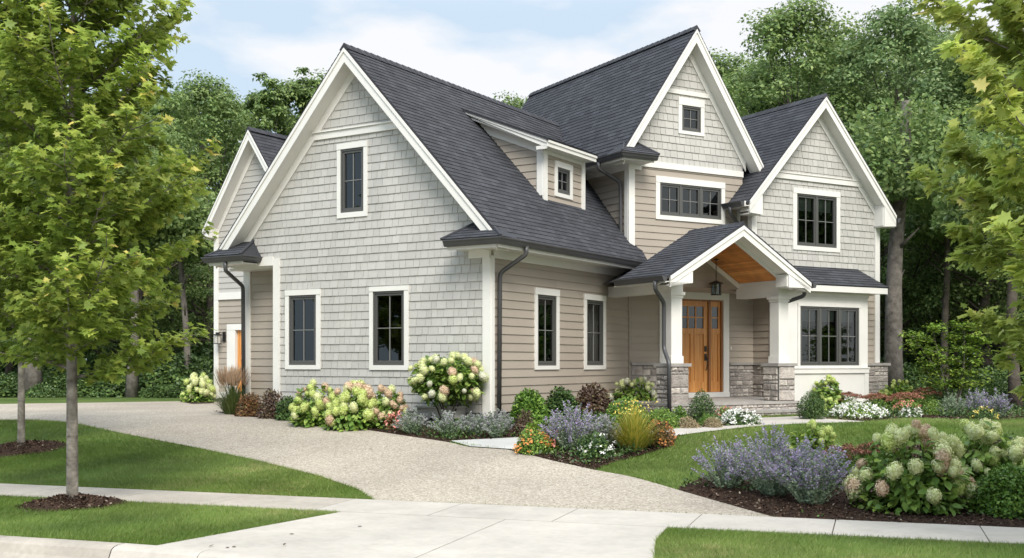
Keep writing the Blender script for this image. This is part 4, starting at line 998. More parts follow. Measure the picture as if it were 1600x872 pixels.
leafmat('dark green leaves', [(0, (0.033, 0.075, 0.021)), (.7, (0.068, 0.128, 0.030)), (1, (0.128, 0.195, 0.045))], trans=.12, n=.2)
leafmat('bright green leaves', [(0, (0.068, 0.150, 0.022)), (.7, (0.128, 0.247, 0.033)), (1, (0.210, 0.330, 0.053))], trans=.15, n=.2)
leafmat('russet leaves', [(0, (.07, .06, .02)), (.4, (.16, .075, .035)), (.75, (.26, .12, .05)), (1, (.20, .17, .05))], trans=.15, n=.25)
leafmat('plum leaves', [(0, (.06, .04, .03)), (.6, (.13, .075, .055)), (1, (.16, .14, .06))], trans=.15, n=.25)
leafmat('sage leaves', [(0, (0.149, 0.209, 0.128)), (.7, (0.254, 0.329, 0.209)), (1, (0.374, 0.434, 0.314))], trans=.15, rough=.8, n=.15)
leafmat('sage blossom', [(0, (0.323, 0.257, 0.437)), (.6, (0.437, 0.361, 0.559)), (1, (0.589, 0.513, 0.664))], trans=.2, rough=.9, n=.15)
leafmat('pale catmint', [(0, (0.286, 0.275, 0.297)), (.7, (0.396, 0.380, 0.407)), (1, (0.495, 0.484, 0.495))], trans=.2, rough=.9, n=.15)
leafmat('sedum blossom', [(0, (.18, .07, .045)), (.5, (.28, .12, .075)), (1, (.38, .20, .13))], trans=0, rough=.95, n=.2)
leafmat('tan plumes', [(0, (.36, .24, .15)), (1, (.55, .40, .27))], trans=.25, rough=.9, n=.1)
leafmat('grass clump', [(0, (.07, .11, .03)), (1, (.16, .20, .06))], trans=.2, n=.15)
leafmat('golden grass', [(0, (.20, .26, .04)), (.5, (.38, .38, .06)), (1, (.60, .46, .10))], trans=.2, n=.15)
leafmat('lawn blades', [(0, (0.104, 0.173, 0.032)), (.6, (0.165, 0.244, 0.051)), (.93, (0.244, 0.305, 0.085)), (1, (0.415, 0.378, 0.171))], trans=.3, n=.22)
leafmat('orange petals', [(0, (.55, .17, .04)), (1, (.75, .36, .10))], trans=.1, n=.1)
leafmat('pink petals', [(0, (.62, .16, .14)), (1, (.80, .38, .32))], trans=.1, n=.1)
leafmat('white petals', [(0, (.62, .62, .56)), (1, (.85, .85, .80))], trans=.1, n=.05)
leafmat('yellow petals', [(0, (.65, .48, .06)), (1, (.80, .68, .20))], trans=.1, n=.1)
leafmat('buff sedum', [(0, (.22, .17, .09)), (1, (.40, .32, .19))], trans=.0, n=.15)
for nm, c0, c1 in (('cream heads', (.62, .67, .28), (.85, .85, .58)), ('lime heads', (.46, .56, .14), (.76, .82, .36)), ('pinkish heads', (.54, .38, .24), (.84, .68, .50)), ('white heads', (.60, .61, .45), (.86, .85, .72))):
    leafmat(nm, [(0, c0), (1, c1)], trans=.12, rough=.8, n=.12)
def barkmat(name, c, sc=6):
    MT[name] = mat(name, c, rough=.95, spec=.15, noise=[(sc, 6, .55, 1.35), (1.3, 2, .85, 1.1)], bump=(sc * 3, .9, .02))
MT['pale maple bark'] = mat('pale maple bark', (.27, .245, .21), rough=.95, spec=.15, noise=[(9, 6, .5, 1.35), (2.6, 5, .45, 1.25)], bump=(26, 1, .02)); barkmat('forest bark', (.10, .085, .07)); barkmat('twig bark', (.07, .05, .035)); barkmat('grey bark', (.19, .17, .15))

# ---- street maples
def make_maple(name, base, H, R, clear, seed, lmat, leaf=.125, dens=1.0, label=None, group=None, rb=.075, lean=(0, 0), pw=.55):
    r = random.Random(seed); z0 = gz(*base); root = empty(name, (*base, z0), label, 'tree', group)
    tr = MB(); B = Vector((*base, z0))
    tpts = [B + Vector((lean[0] * t + .04 * sin(5 * t + seed) * t, lean[1] * t, H * .93 * t)) for t in [i / 14 for i in range(15)]]
    rad = [rb * (1.28 if i == 0 else 1) * (1 - .93 * (i / 14) ** 1.1) + .004 for i in range(15)]
    tpts.insert(1, B + Vector((0, 0, .12))); rad.insert(1, rb * 1.03); tr.tube(tpts, rad, seg=12)
    C = []; A = []
    def tz(z): 
        t = (z) / (H * .93); i = min(int(t * 14), 13); return tpts[i + 1 if i else 0].lerp(tpts[i + 2], t * 14 - i)
    z = clear; k = 0; gold = 2.399
    while z < H * .95:
        f = (z - clear) / (H - clear); L_ = R * (1.05 * (1 - f) ** pw * min(1, .72 + f * 2.2)) * r.uniform(.8, 1.12) + .25
        az = k * gold + r.uniform(-.4, .4); el = r.uniform(.12, .42) + f * .7
        P = tz(z); n = 7; pts = [P]; d = Vector((cos(az) * cos(el), sin(az) * cos(el), sin(el)))
        for i in range(n):
            d = (d + Vector((r.uniform(-.10, .10), r.uniform(-.10, .10), .02))).normalized(); pts.append(pts[-1] + d * L_ / n)
        br = .008 + rb * .19 * (1 - f) ; tr.tube(pts, [br * (1 - .85 * i / n) + .0025 for i in range(n + 1)], seg=5)
        for i in range(1, n + 1):
            for s_ in ((-1, 1) if i < n else (0,)):
                dd = (pts[i] - pts[i - 1]).normalized(); sd = dd.cross(Z).normalized() * s_
                d2 = (dd * r.uniform(.55, 1.0) + sd * r.uniform(.6, 1.1) + Z * r.uniform(-.05, .45)).normalized()
                l2 = (L_ * .34 * (1.25 - i / n * .6)) * r.uniform(.7, 1.2) + .12; m = max(3, int(l2 / .1)); q = [pts[i]]
                for j in range(m):
                    d2 = (d2 + Vector((r.uniform(-.16, .16), r.uniform(-.16, .16), r.uniform(-.14, .10)))).normalized(); q.append(q[-1] + d2 * l2 / m)
                tr.tube(q, [.0065 * (1 - .7 * j / m) + .0015 for j in range(m + 1)], seg=4, cap=False)
                for j in range(1, m + 1):
                    for _ in range(int(5 * dens + r.random()) + (3 if j == m else 0)):
                        a_ = Vector((r.gauss(0, 1), r.gauss(0, 1), r.gauss(-.35, .45))) + d2 * .8
                        C.append(q[j] + Vector((r.gauss(0, .045), r.gauss(0, .045), r.gauss(0, .05)))); A.append(a_)
        k += 1; z += .105 + .04 * r.random()
    C = np.array(C); A = np.array(A); n = len(C)
    out = C - np.array([[base[0], base[1], 0]]); out[:, 2] = 0; out = unit(out)
    Nn = np.array([[0, 0, 1.0]]) + .55 * out + NR.normal(0, .38, (n, 3))
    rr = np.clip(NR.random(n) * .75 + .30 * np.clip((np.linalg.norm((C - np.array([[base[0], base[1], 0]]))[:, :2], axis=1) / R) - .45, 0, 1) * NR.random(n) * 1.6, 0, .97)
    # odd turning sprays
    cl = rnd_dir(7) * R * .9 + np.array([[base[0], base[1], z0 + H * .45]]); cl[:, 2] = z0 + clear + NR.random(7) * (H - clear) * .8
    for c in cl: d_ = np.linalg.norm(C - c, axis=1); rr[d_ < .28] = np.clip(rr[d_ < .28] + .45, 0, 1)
    sz = leaf * (.5 + .8 * NR.random(n))
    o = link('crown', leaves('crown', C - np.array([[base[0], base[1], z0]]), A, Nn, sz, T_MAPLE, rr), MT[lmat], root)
    tr.build('trunk', MT['pale maple bark'], root, smooth=True)
    return root
make_maple('maple_tree', T1, 8.4, 1.42, 1.5, 3, 'maple leaves', label='maple with a pale slim trunk in a mulch ring beside the kerb', dens=2.4, pw=.4, rb=.066, leaf=.10)
make_maple('maple_tree', T2, 6.2, 1.6, 1.7, 8, 'maple leaves', label='thinner maple on the left lawn between sidewalk and driveway', dens=1.6, rb=.06)
make_maple('maple_tree', (5.62, 9.5), 7.4, 1.95, 1.2, 21, 'right maple leaves', leaf=.105, label='maple reaching in from the right edge in front of the flower bed', dens=3.6, pw=.6, rb=.08)

# ---- woodland trees
def tree_proto(name, H, R, seed, lmat, clear=.28, leaf=.15, nclump=60, per=300, bark='forest bark'):
    """meshes of one woodland tree standing at the origin"""
    r = random.Random(seed); tr = MB(); rs = np.random.default_rng(seed)
    rb = H * .018; nT = 10
    tp = [Vector((.25 * sin(i * .7 + seed), .2 * sin(i * .9 + seed * 2), H * .82 * i / nT)) for i in range(nT + 1)]; tp[0] = Vector((0, 0, -.3))
    tr.tube(tp, [rb * (1.5 if i == 0 else 1) * (1 - .8 * i / nT) for i in range(nT + 1)], seg=9)
    cl = []
    for k in range(nclump):
        f = (k + .5) / nclump; z = H * (clear + (1 - clear) * f ** .85)
        prof = sin(pi * min(1, (.10 + .90 * (z / H - clear) / (1 - clear))) ** .8) ** .6 if z < H else .2
        rad = R * max(.12, prof) * r.uniform(.45, 1.05); az = k * 2.399 + r.uniform(-.5, .5)
        c = Vector((cos(az) * rad, sin(az) * rad, z + r.uniform(-.5, .4))); cr_ = r.uniform(.38, .95) * R / 4.2
        cl.append((c, cr_))
        i = min(nT - 1, max(2, int((z * .72) / (H * .82) * nT))); s0 = tp[i]
        mid = s0.lerp(c, .5) + Vector((0, 0, -.05 * H * r.random()))
        if k % 4 == 0: tr.tube([s0, mid, c], [rb * .33 * (1 - f * .6), rb * .2 * (1 - f * .6), .012], seg=5, cap=False)
    C = []; Nn = []
    for c, cr_ in cl:
        n = int(per * (cr_ / (R / 4.2)) ** 1.6); d = unit(rs.normal(size=(n, 3))); d[:, 2] = np.where(d[:, 2] < -.3, -d[:, 2], d[:, 2])
        q = rs.random(n) ** .45
        # sub clumps make an uneven surface
        sub = unit(rs.normal(size=(9, 3))); dd = np.max(d @ sub.T, axis=1); q = q * (.62 + .5 * dd)
        C.append(np.array(c) + d * (q * cr_)[:, None] * np.array([[1.15, 1.15, .8]])); Nn.append(d * .7 + np.array([[0, 0, .8]]) + rs.normal(0, .35, (n, 3)))
    C = np.concatenate(C); Nn = np.concatenate(Nn); n = len(C)
    A = np.cross(Nn, rs.normal(size=(n, 3))) + np.array([[0, 0, -.35]])
    me = leaves(name + '_crown', C, A, Nn, leaf * (.6 + .7 * rs.random(n)), T_DIAM, rs.random(n)); me.materials.append(MT[lmat])
    tm = bpy.data.meshes.new(name + '_trunk'); tm.from_pydata(tr.v, [], tr.f); tm.polygons.foreach_set('use_smooth', [True] * len(tr.f)); tm.materials.append(MT[bark])
    return me, tm
protos = [tree_proto('broad', 13.5, 4.6, 1, 'forest leaves', nclump=170, per=400, clear=.16), tree_proto('tall', 14, 3.9, 2, 'forest leaves bluish', nclump=140, per=400, clear=.2), tree_proto('round', 12.5, 4.3, 5, 'forest leaves', nclump=160, per=400, clear=.1), tree_proto('slim', 13, 3.0, 9, 'forest leaves', nclump=120, per=400, clear=.08, leaf=.17)]
def put_tree(k, x, y, s, rz, label, group='woodland trees behind the house', name='woodland_tree', sz=None):
    me, tm = protos[k]; root = empty(name, (x, y, gz(x, y) - .05), label, 'tree', group, rz); root.scale = (s, s, sz or s)
    link('crown', me, None, root); link('trunk', tm, None, root); return root
def ratio(px_, d): return (px_ - CX) / FPX * d
kinds = ['broad leafy tree', 'tall dark tree', 'round leafy tree', 'slim upright tree']
# (photo column, distance, proto, top row)
WL = [(20, 40, 2, 215), (120, 44, 1, 150), (215, 40, 0, 190), (262, 47, 3, 132), (322, 44, 2, 128), (352, 50, 3, 138), (415, 48, 3, 118), (470, 50, 3, 110), (505, 52, 2, 128), (60, 52, 0, 170), (170, 56, 2, 160), (-60, 38, 1, 150), (300, 58, 0, 160), (560, 58, 2, 190), (640, 60, 0, 215), (800, 62, 2, 160), (-150, 46, 0, 120)]
WR = [(1130, 52, 2, 95), (1190, 44, 2, 120), (1245, 41, 0, 14), (1330, 46, 2, 60), (1400, 39, 1, 12), (1480, 42, 2, 60), (1545, 36, 0, 75), (1610, 38, 1, 60), (1700, 34, 0, 40), (1440, 50, 0, 50), (1290, 54, 1, 70), (1200, 58, 0, 100), (1560, 50, 2, 60), (1660, 48, 0, 60), (1800, 36, 1, 40)]
ORD = 'first second third fourth fifth sixth seventh eighth ninth tenth eleventh twelfth thirteenth fourteenth fifteenth sixteenth seventeenth'.split()
for side, lst in (('left', WL), ('right', WR)):
    order = sorted(range(len(lst)), key=lambda i: lst[i][0])
    for i, (px_, d, k, top) in enumerate(lst):
        x = ratio(px_, d); hz = EYE + (HY - top) * d / FPX - gz(x, d); base_h = (13.5, 14, 12.5, 13)[k]; s_ = hz / base_h / 1.02
        rank = order.index(i) + 1
        lab = '%s, %s from the left in the %s woods, %s' % (kinds[k], ORD[rank - 1], side, 'far back' if d > 49 else 'near the edge')
        put_tree(k, x, d, s_ * (1.0 if side == 'right' else .92), i * 1.7, lab, 'woodland trees on the %s' % side, sz=s_)

# ---- undergrowth at the wood edge and the far mass of trees
def bush_mesh(name, rx, rz_, n, leaf, lmat, seed, T=None, lump=7, low=.0, flat=.0, up=.6):
    rs = np.random.default_rng(seed); d = unit(rs.normal(size=(n, 3))); d[:, 2] = np.abs(d[:, 2])
    sub = unit(rs.normal(size=(lump, 3)) + np.array([[0, 0, .4]])); dd = np.max(d @ sub.T, axis=1)
    q = (rs.random(n) ** .38) * (.70 + .34 * dd ** 2); P = d * q[:, None] * np.array([[rx, rx, rz_]]); P[:, 2] += low
    Nn = d + np.array([[0, 0, up]]) + rs.normal(0, .35, (n, 3)); A = rs.normal(size=(n, 3)) + d * .8
    me = leaves(name, P, A, Nn, leaf * (.65 + .6 * rs.random(n)), T or T_OVAL, rs.random(n)); me.materials.append(MT[lmat]); return me
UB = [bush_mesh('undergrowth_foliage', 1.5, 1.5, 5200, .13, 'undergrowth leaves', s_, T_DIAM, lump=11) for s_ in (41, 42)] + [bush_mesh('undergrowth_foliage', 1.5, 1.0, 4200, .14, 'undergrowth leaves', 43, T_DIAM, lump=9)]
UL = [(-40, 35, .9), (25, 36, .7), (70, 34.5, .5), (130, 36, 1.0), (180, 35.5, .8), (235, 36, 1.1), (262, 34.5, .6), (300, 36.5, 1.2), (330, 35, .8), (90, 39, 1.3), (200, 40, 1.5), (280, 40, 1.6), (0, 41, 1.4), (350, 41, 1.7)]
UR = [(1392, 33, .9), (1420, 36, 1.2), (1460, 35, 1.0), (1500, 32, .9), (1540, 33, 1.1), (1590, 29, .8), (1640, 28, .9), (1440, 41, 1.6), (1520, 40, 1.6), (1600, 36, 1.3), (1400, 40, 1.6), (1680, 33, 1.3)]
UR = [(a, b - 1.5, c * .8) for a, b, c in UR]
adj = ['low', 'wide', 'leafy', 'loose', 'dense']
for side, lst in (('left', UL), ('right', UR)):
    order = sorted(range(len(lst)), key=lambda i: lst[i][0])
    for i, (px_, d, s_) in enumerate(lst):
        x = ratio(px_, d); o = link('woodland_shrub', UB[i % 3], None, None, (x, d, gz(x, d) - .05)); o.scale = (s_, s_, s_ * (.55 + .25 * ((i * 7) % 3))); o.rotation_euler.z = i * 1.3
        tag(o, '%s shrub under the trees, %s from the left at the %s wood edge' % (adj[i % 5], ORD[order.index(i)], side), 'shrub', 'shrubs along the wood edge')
def wood_mass():
    rs = np.random.default_rng(77); n = 90000; az = rs.uniform(-1.05, 1.05, n); dist = 64 + rs.normal(0, 2.2, n) + 3 * np.sin(az * 23)
    top = 8.5 + 1.6 * np.sin(az * 31 + 1) + 1.1 * np.sin(az * 57)
    P = np.stack([dist * np.sin(az), dist * np.cos(az), .3 + rs.random(n) ** .8 * top], 1)
    Nn = np.stack([-np.sin(az), -np.cos(az), np.full(n, .6)], 1) + rs.normal(0, .5, (n, 3))
    return leaves('far_woodland', P, rs.normal(size=(n, 3)), Nn, .55 * (.6 + .7 * rs.random(n)), T_DIAM, rs.random(n))
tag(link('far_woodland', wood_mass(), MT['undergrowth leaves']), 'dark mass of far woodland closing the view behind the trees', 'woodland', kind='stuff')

# ================================================= garden plants
def head_proto(seed, mname, n=420, pet=.25):
    rs = np.random.default_rng(seed); d = unit(rs.normal(size=(n, 3))); P = d * (.72 + .30 * rs.random((n, 1))) * np.array([[.92, .92, 1.08]])
    P[:, 2] += .12; A = rs.normal(size=(n, 3)); A = unit(A - d * np.sum(A * d, 1, keepdims=True)); P = P - .12 * A
    D = d * 1.6 + rs.normal(0, .25, (n, 3)); sz = pet * (.8 + .4 * rs.random(n)); A = unit(A); Nn = unit(D - A * np.sum(A * D, 1, keepdims=True)); B = np.cross(Nn, A); t, f = T_DIAM
    V = (P[:, None, :] + sz[:, None, None] * (t[None, :, 0:1] * A[:, None, :] + t[None, :, 1:2] * B[:, None, :] + t[None, :, 2:3] * Nn[:, None, :])).reshape(-1, 3); F = (np.arange(n)[:, None, None] * 4 + f[None]).reshape(-1, 4)
    u, v = 14, 9; S_ = []            # the solid heart of the head, lumpy
    for j in range(v + 1):
        for i in range(u):
            th, ph = 2 * pi * i / u, pi * j / v; rr_ = .66 + .05 * sin(3 * th + seed) * sin(ph * 4); S_.append((rr_ * sin(ph) * cos(th), rr_ * sin(ph) * sin(th), rr_ * 1.08 * cos(ph) + .12))
    F2 = [(j * u + i, (j + 1) * u + i, (j + 1) * u + (i + 1) % u, j * u + (i + 1) % u) for j in range(v) for i in range(u)]
    F = np.concatenate([F, np.array(F2) + len(V)]); me = np_mesh('flower_head', np.concatenate([V, np.array(S_)]), F, np.concatenate([rs.random(n) ** 1.3, .05 * rs.random(len(F2))])); me.materials.append(MT[mname]); return me
HEADS = {k: [head_proto(100 + i, k + ' heads') for i in range(3)] for k in ('cream', 'lime', 'pinkish', 'white')}
def stems(mb, base, pts, r0, rr):
    for p in pts:
        m = base.lerp(p, .55) + Vector((rr.uniform(-.04, .04), rr.uniform(-.04, .04), .05)); mb.tube([base, m, p], [r0, r0 * .7, r0 * .4], seg=4, cap=False)
def hydrangea(px_, py_, w, h, heads, nh, label, hr=.085, lmat='hydrangea leaves', seed=1, trunk=0, mix=(), group=None, leaf=.115, hmin=.15, ymul=.85, pos=None, zoff=0):
    x, y = pos or at(px_, py_); z0 = gz(x, y) + zoff; rs = np.random.default_rng(seed); rr = random.Random(seed)
    root = empty('hydrangea', (x, y, z0), label, 'hydrangea', group)
    W_ = w / 2; n = int(850 * (w * h) / .8 + 250); 
    d = unit(rs.normal(size=(n, 3))); d[:, 2] = np.where(d[:, 2] < 0, -d[:, 2] * .8, d[:, 2]); sub = unit(rs.normal(size=(9, 3))); dd = np.max(d @ sub.T, axis=1)
    q = rs.random(n) ** .4 * (.72 + .3 * dd); H_ = h - trunk
    P = d * q[:, None] * np.array([[W_, W_ * ymul, H_]]) ; P[:, 2] += trunk
    if trunk: P[:, 2] = trunk + H_ * .45 + d[:, 2] * q * H_ * .55 * np.where(rs.random(n) < .4, -1, 1)
    Nn = d * .6 + np.array([[0, 0, .8]]) + rs.normal(0, .3, (n, 3)); A = d * np.array([[1, 1, 0]]) + rs.normal(0, .5, (n, 3)) + np.array([[0, 0, -.25]])
    me = leaves('foliage', P, A, Nn, leaf * (.6 + .6 * rs.random(n)), T_OVAL, rs.random(n)); link('foliage', me, MT[lmat], root)
    sm = MB(); tips = []
    for i in range(int(nh * 1.35)):
        for _ in range(40):
            t = rr.random() * 2 * pi; e = rr.uniform(hmin, 1.0)
            c = sqrt(max(0, 1 - e * e)); yb = sin(t) * c
            if yb < .45: break
        k = rr.uniform(.86, 1.06)
        if trunk: zz = trunk + H_ * .45 + (e * 2 - 1) * H_ * .52; c = sqrt(max(0, 1 - (e * 2 - 1) ** 2))
        else: zz = e * h * k
        p = Vector((W_ * c * cos(t) * k * 1.02, W_ * ymul * c * sin(t) * k * 1.02, zz)); tips.append(p)
        kind = rr.choice(mix) if mix and rr.random() < .35 else heads
        o = link('flower_head', HEADS[kind][i % 3], None, root, p); s_ = hr * rr.uniform(.5, 1.05); o.scale = (s_, s_, s_ * rr.uniform(.9, 1.2)); o.rotation_euler = (p.y * -.9 + rr.uniform(-.3, .3), p.x * .9 + rr.uniform(-.3, .3), rr.uniform(0, 6))
    if trunk:
        for i in range(6):
            t = i * 1.1; p = Vector((W_ * .5 * cos(t), W_ * .4 * sin(t), trunk + .15)); sm.tube([Vector((.05 * cos(t), .05 * sin(t), 0)), p * .5 + Vector((0, 0, .05)), p], [.016, .012, .008], seg=5)
    stems(sm, Vector((0, 0, .05 + trunk)), tips, .006, rr)
    sm.build('stems', MT['twig bark'], root, base=Vector((0, 0, 0)))
    return root
def russian_sage(px_, py_, w, h, label, seed=1, blossom='sage blossom', ns=70, group='clumps of sage', name='russian_sage', cat='sage', fl=.5, lean=0, pos=None):
    x, y = pos or at(px_, py_); z0 = gz(x, y); rs = np.random.default_rng(seed); rr = random.Random(seed)
    root = empty(name, (x, y, z0), label, cat, group)
    sm = MB(); C, A, N2, Sz = [], [], [], []; C2, A2, N3, S2 = [], [], [], []
    for i in range(int(ns * .82)):
        t = rr.random() * 2 * pi; sp = rr.random() ** .6; hh = h * rr.uniform(.55, 1.15) * (1 - .38 * sp ** 2)
        b = Vector((cos(t) * .10 * w * sp, sin(t) * .10 * w * sp, 0)); e = Vector((cos(t) * w * .5 * sp + lean * hh, sin(t) * w * .42 * sp, hh)); c = b.lerp(e, .5) + Vector((0, 0, hh * .14))
        P = [b * (1 - u) ** 2 + c * 2 * u * (1 - u) + e * u * u for u in [k / 9 for k in range(10)]]
        sm.tube(P, [.0035 * (1 - .7 * k / 9) for k in range(10)], seg=3, cap=False)
        L_ = hh * 1.1
        nl = int(46 * h / .8); nb = int(52 * h / .8)
        for _ in range(nl):
            u = rr.uniform(.06, .93); k = min(8, int(u * 9)); p = P[k].lerp(P[k + 1], u * 9 - k); C.append(p); A.append((rr.gauss(0, 1), rr.gauss(0, 1), rr.uniform(.1, 1.1))); Sz.append(rr.uniform(.022, .045))
        for _ in range(nb):
            u = rr.uniform(fl, 1.0); k = min(8, int(u * 9)); p = P[k].lerp(P[k + 1], u * 9 - k); r_ = .011 * (1.25 - u)
            off = Vector((rr.gauss(0, 1), rr.gauss(0, 1), rr.gauss(0, .6))); C2.append(p + off * r_); A2.append(tuple(off + Vector((0, 0, .4)))); S2.append(rr.uniform(.012, .024))
    C = np.array(C); A = np.array(A); me = leaves('foliage', C, A, rnd_dir(len(C)), np.array(Sz), T_DIAM); link('foliage', me, MT['sage leaves'], root)
    C2 = np.array([tuple(p) for p in C2]); me = leaves('blossom', C2, np.array(A2), rnd_dir(len(C2)), np.array(S2) * 1.25, T_DIAM); link('blossom', me, MT[blossom], root)
    sm.build('stems', MT['sage leaves'], root, base=Vector((0, 0, 0))); return root
def shrub(px_, py_, w, h, lmat, label, name='shrub', cat='shrub', leaf=.04, n=2600, seed=1, T=None, lump=8, group=None, blooms=None, bn=0, bs=.03, pos=None, up=.5, round_=False):
    x, y = pos or at(px_, py_); z0 = gz(x, y); root = empty(name, (x, y, z0), label, cat, group)
    me = bush_mesh('foliage', w / 2, h, n, leaf, lmat, seed, T or T_DIAM, lump=60 if round_ else lump, up=up)
    if round_:                      # clipped ball: lift the widest part off the ground
        V = np.empty(len(me.vertices) * 3, np.float32); me.vertices.foreach_get('co', V); V = V.reshape(-1, 3); zz = V[:, 2] / h
        V[:, :2] *= (.72 + 1.05 * np.clip(zz, 0, .5) - .55 * np.clip(zz, 0, 1) ** 2 + .10)[:, None]; me.vertices.foreach_set('co', V.ravel())
    link('foliage', me, None, root)
    if blooms:
        rs = np.random.default_rng(seed + 5); d = unit(rs.normal(size=(bn, 3))); d[:, 2] = np.abs(d[:, 2]) * .9 + .1; P = d * np.array([[w / 2, w / 2, h]]) * (.82 + .22 * rs.random((bn, 1)))
        C = np.repeat(P, 6, 0) + rs.normal(0, bs * .32, (bn * 6, 3)); m2 = leaves('blossom', C, rs.normal(size=(bn * 6, 3)), np.repeat(d, 6, 0) + rs.normal(0, .4, (bn * 6, 3)) + [[0, -.3, .5]], bs * (.6 + .6 * rs.random(bn * 6)), T_DIAM); link('blossom', m2, MT[blooms], root)
    return root
def tuft(px_, py_, w, h, lmat, label, name='grass_clump', cat='grass', n=420, seed=1, plume=None, group=None, bl=.02, blooms=None):
    x, y = at(px_, py_); z0 = gz(x, y); root = empty(name, (x, y, z0), label, cat, group); rr = random.Random(seed)
    V, F = [], []
    def blade(b, e, c, wd, tgt):
        V, F = tgt; i = len(V); sd = (e - b).cross(Z); sd = sd.normalized() * wd if sd.length > 1e-4 else Vector((wd, 0, 0)); K = 5
        for k in range(K + 1):
            u = k / K; p = b * (1 - u) ** 2 + c * 2 * u * (1 - u) + e * u * u; ww = (1 - u ** 2) * .5 + .04; V.append(tuple(p + sd * ww)); V.append(tuple(p - sd * ww))
        for k in range(K): F.append((i + 2 * k, i + 2 * k + 1, i + 2 * k + 3, i + 2 * k + 2))
    for i in range(n):
        t = rr.random() * 2 * pi; sp = rr.random() ** .7; hh = h * rr.uniform(.45, .8 if plume else 1.0) * (1 - .35 * sp)
        b = Vector((cos(t) * .12 * w * sp, sin(t) * .12 * w * sp, 0)); e = Vector((cos(t) * w * .5 * sp, sin(t) * w * .5 * sp, hh * (.75 if sp > .7 else 1))); blade(b, e, b.lerp(e, .45) + Vector((0, 0, hh * .45)), bl, (V, F))
    link('blades', np_mesh('blades', V, F, NR.random(len(F))), MT[lmat], root)
    if plume:
        V2, F2 = [], []
        for i in range(170):
            t = rr.random() * 2 * pi; sp = rr.random() ** .6 * .85; hh = h * rr.uniform(.82, 1.0); b = Vector((cos(t) * .1 * w * sp, sin(t) * .1 * w * sp, hh * .2)); e = Vector((cos(t) * w * .42 * sp, sin(t) * w * .42 * sp, hh))
            for q in range(3): blade(b.lerp(e, .62) + Vector((rr.gauss(0, .008), rr.gauss(0, .008), 0)), e + Vector((rr.gauss(0, .015), rr.gauss(0, .015), rr.gauss(0, .02))), b.lerp(e, .8), .013, (V2, F2))
        link('plumes', np_mesh('plumes', V2, F2, NR.random(len(F2))), MT[plume], root)
    if blooms:
        rs = np.random.default_rng(seed); m = 150; c = rs.normal(0, .12, (m, 3)) * [[w, w, .5]] ; c[:, 2] = h * rs.uniform(.72, 1.02, m); m2 = leaves('blossom', c, rs.normal(size=(m, 3)), rnd_dir(m), .035 * np.ones(m), T_DIAM); link('blossom', m2, MT[blooms], root)
    return root
def sedum(px_, py_, w, h, label, lmat='sedum blossom', seed=1, group='rust flowering sedums', n=16):
    """flat topped flower plates over green stems"""
    x, y = at(px_, py_); z0 = gz(x, y); root = empty('sedum', (x, y, z0), label, 'sedum', group); rs = np.random.default_rng(seed)
    me = bush_mesh('foliage', w / 2 * .95, h * .8, 900, .05, 'hydrangea leaves', seed, T_DIAM, lump=10); link('foliage', me, None, root)
    C, Nn = [], []
    for i in range(n):
        t = i * 2.399; r_ = sqrt((i + .5) / n) * w / 2; c = np.array([cos(t) * r_, sin(t) * r_ * .8, h * (1.0 - .3 * (r_ / (w / 2)) ** 2) + rs.normal(0, .015)]); m = 90; a = rs.random(m) * 2 * pi; q = np.sqrt(rs.random(m)) * .085
        C.append(c + np.stack([q * np.cos(a), q * np.sin(a), -.8 * q ** 2 / .085 * .5 + rs.normal(0, .005, m)], 1)); Nn.append(np.tile([[0, 0, 1.0]], (m, 1)) + rs.normal(0, .5, (m, 3)))
    C = np.concatenate(C); Nn = np.concatenate(Nn); link('flower_plates', leaves('flower_plates', C, rs.normal(size=C.shape), Nn, .026 * np.ones(len(C)), T_DIAM), MT[lmat], root); return root
def mw(px0, px1, py): d = at((px0 + px1) / 2, py)[1]; return (px1 - px0) / FPX * d
def mh(py0, py1, px_=None): d = at(px_ or 800, py1)[1]; return (py1 - py0) / FPX * d
def HY_(x0, x1, y0, y1, heads, nh, label, **k):
    xm = (x0 + x1) / 2; d0 = at(xm, y1)[1]; w = (x1 - x0) / FPX * d0; p = at(xm, y1); pos = (p[0] * (1 + w * .35 / d0), p[1] + w * .35); h = (y1 - y0) / FPX * (d0 + w * .35) - gz(*pos) + gz(*p) - 0
    return dict(w=w, h=h, pos=pos)
def place(fn, x0, x1, y0, y1, *a, back=.33, **k):
    """plant that fills columns x0-x1 and rows y0-y1 of the photo, its front foot on the ground at row y1"""
    xm = (x0 + x1) / 2; p = at(xm, y1); w = (x1 - x0) / FPX * p[1]; y = p[1] + w * back; pos = (p[0] / p[1] * y, y)
    h = EYE + (HY - y0) * y / FPX - gz(*pos); w = (x1 - x0) / FPX * y; dd = px_of(*pos)
    return fn, dd, w, h
def px_of(x, y): return (CX + FPX * x / y, HY - (gz(x, y) - EYE) * FPX / y)
def P_(fn, x0, x1, y0, y1, *a, back=.33, hk=1.0, **k):
    f, dd, w, h = place(fn, x0, x1, y0, y1, back=back); return fn(dd[0], dd[1], w, h * hk, *a, **k)
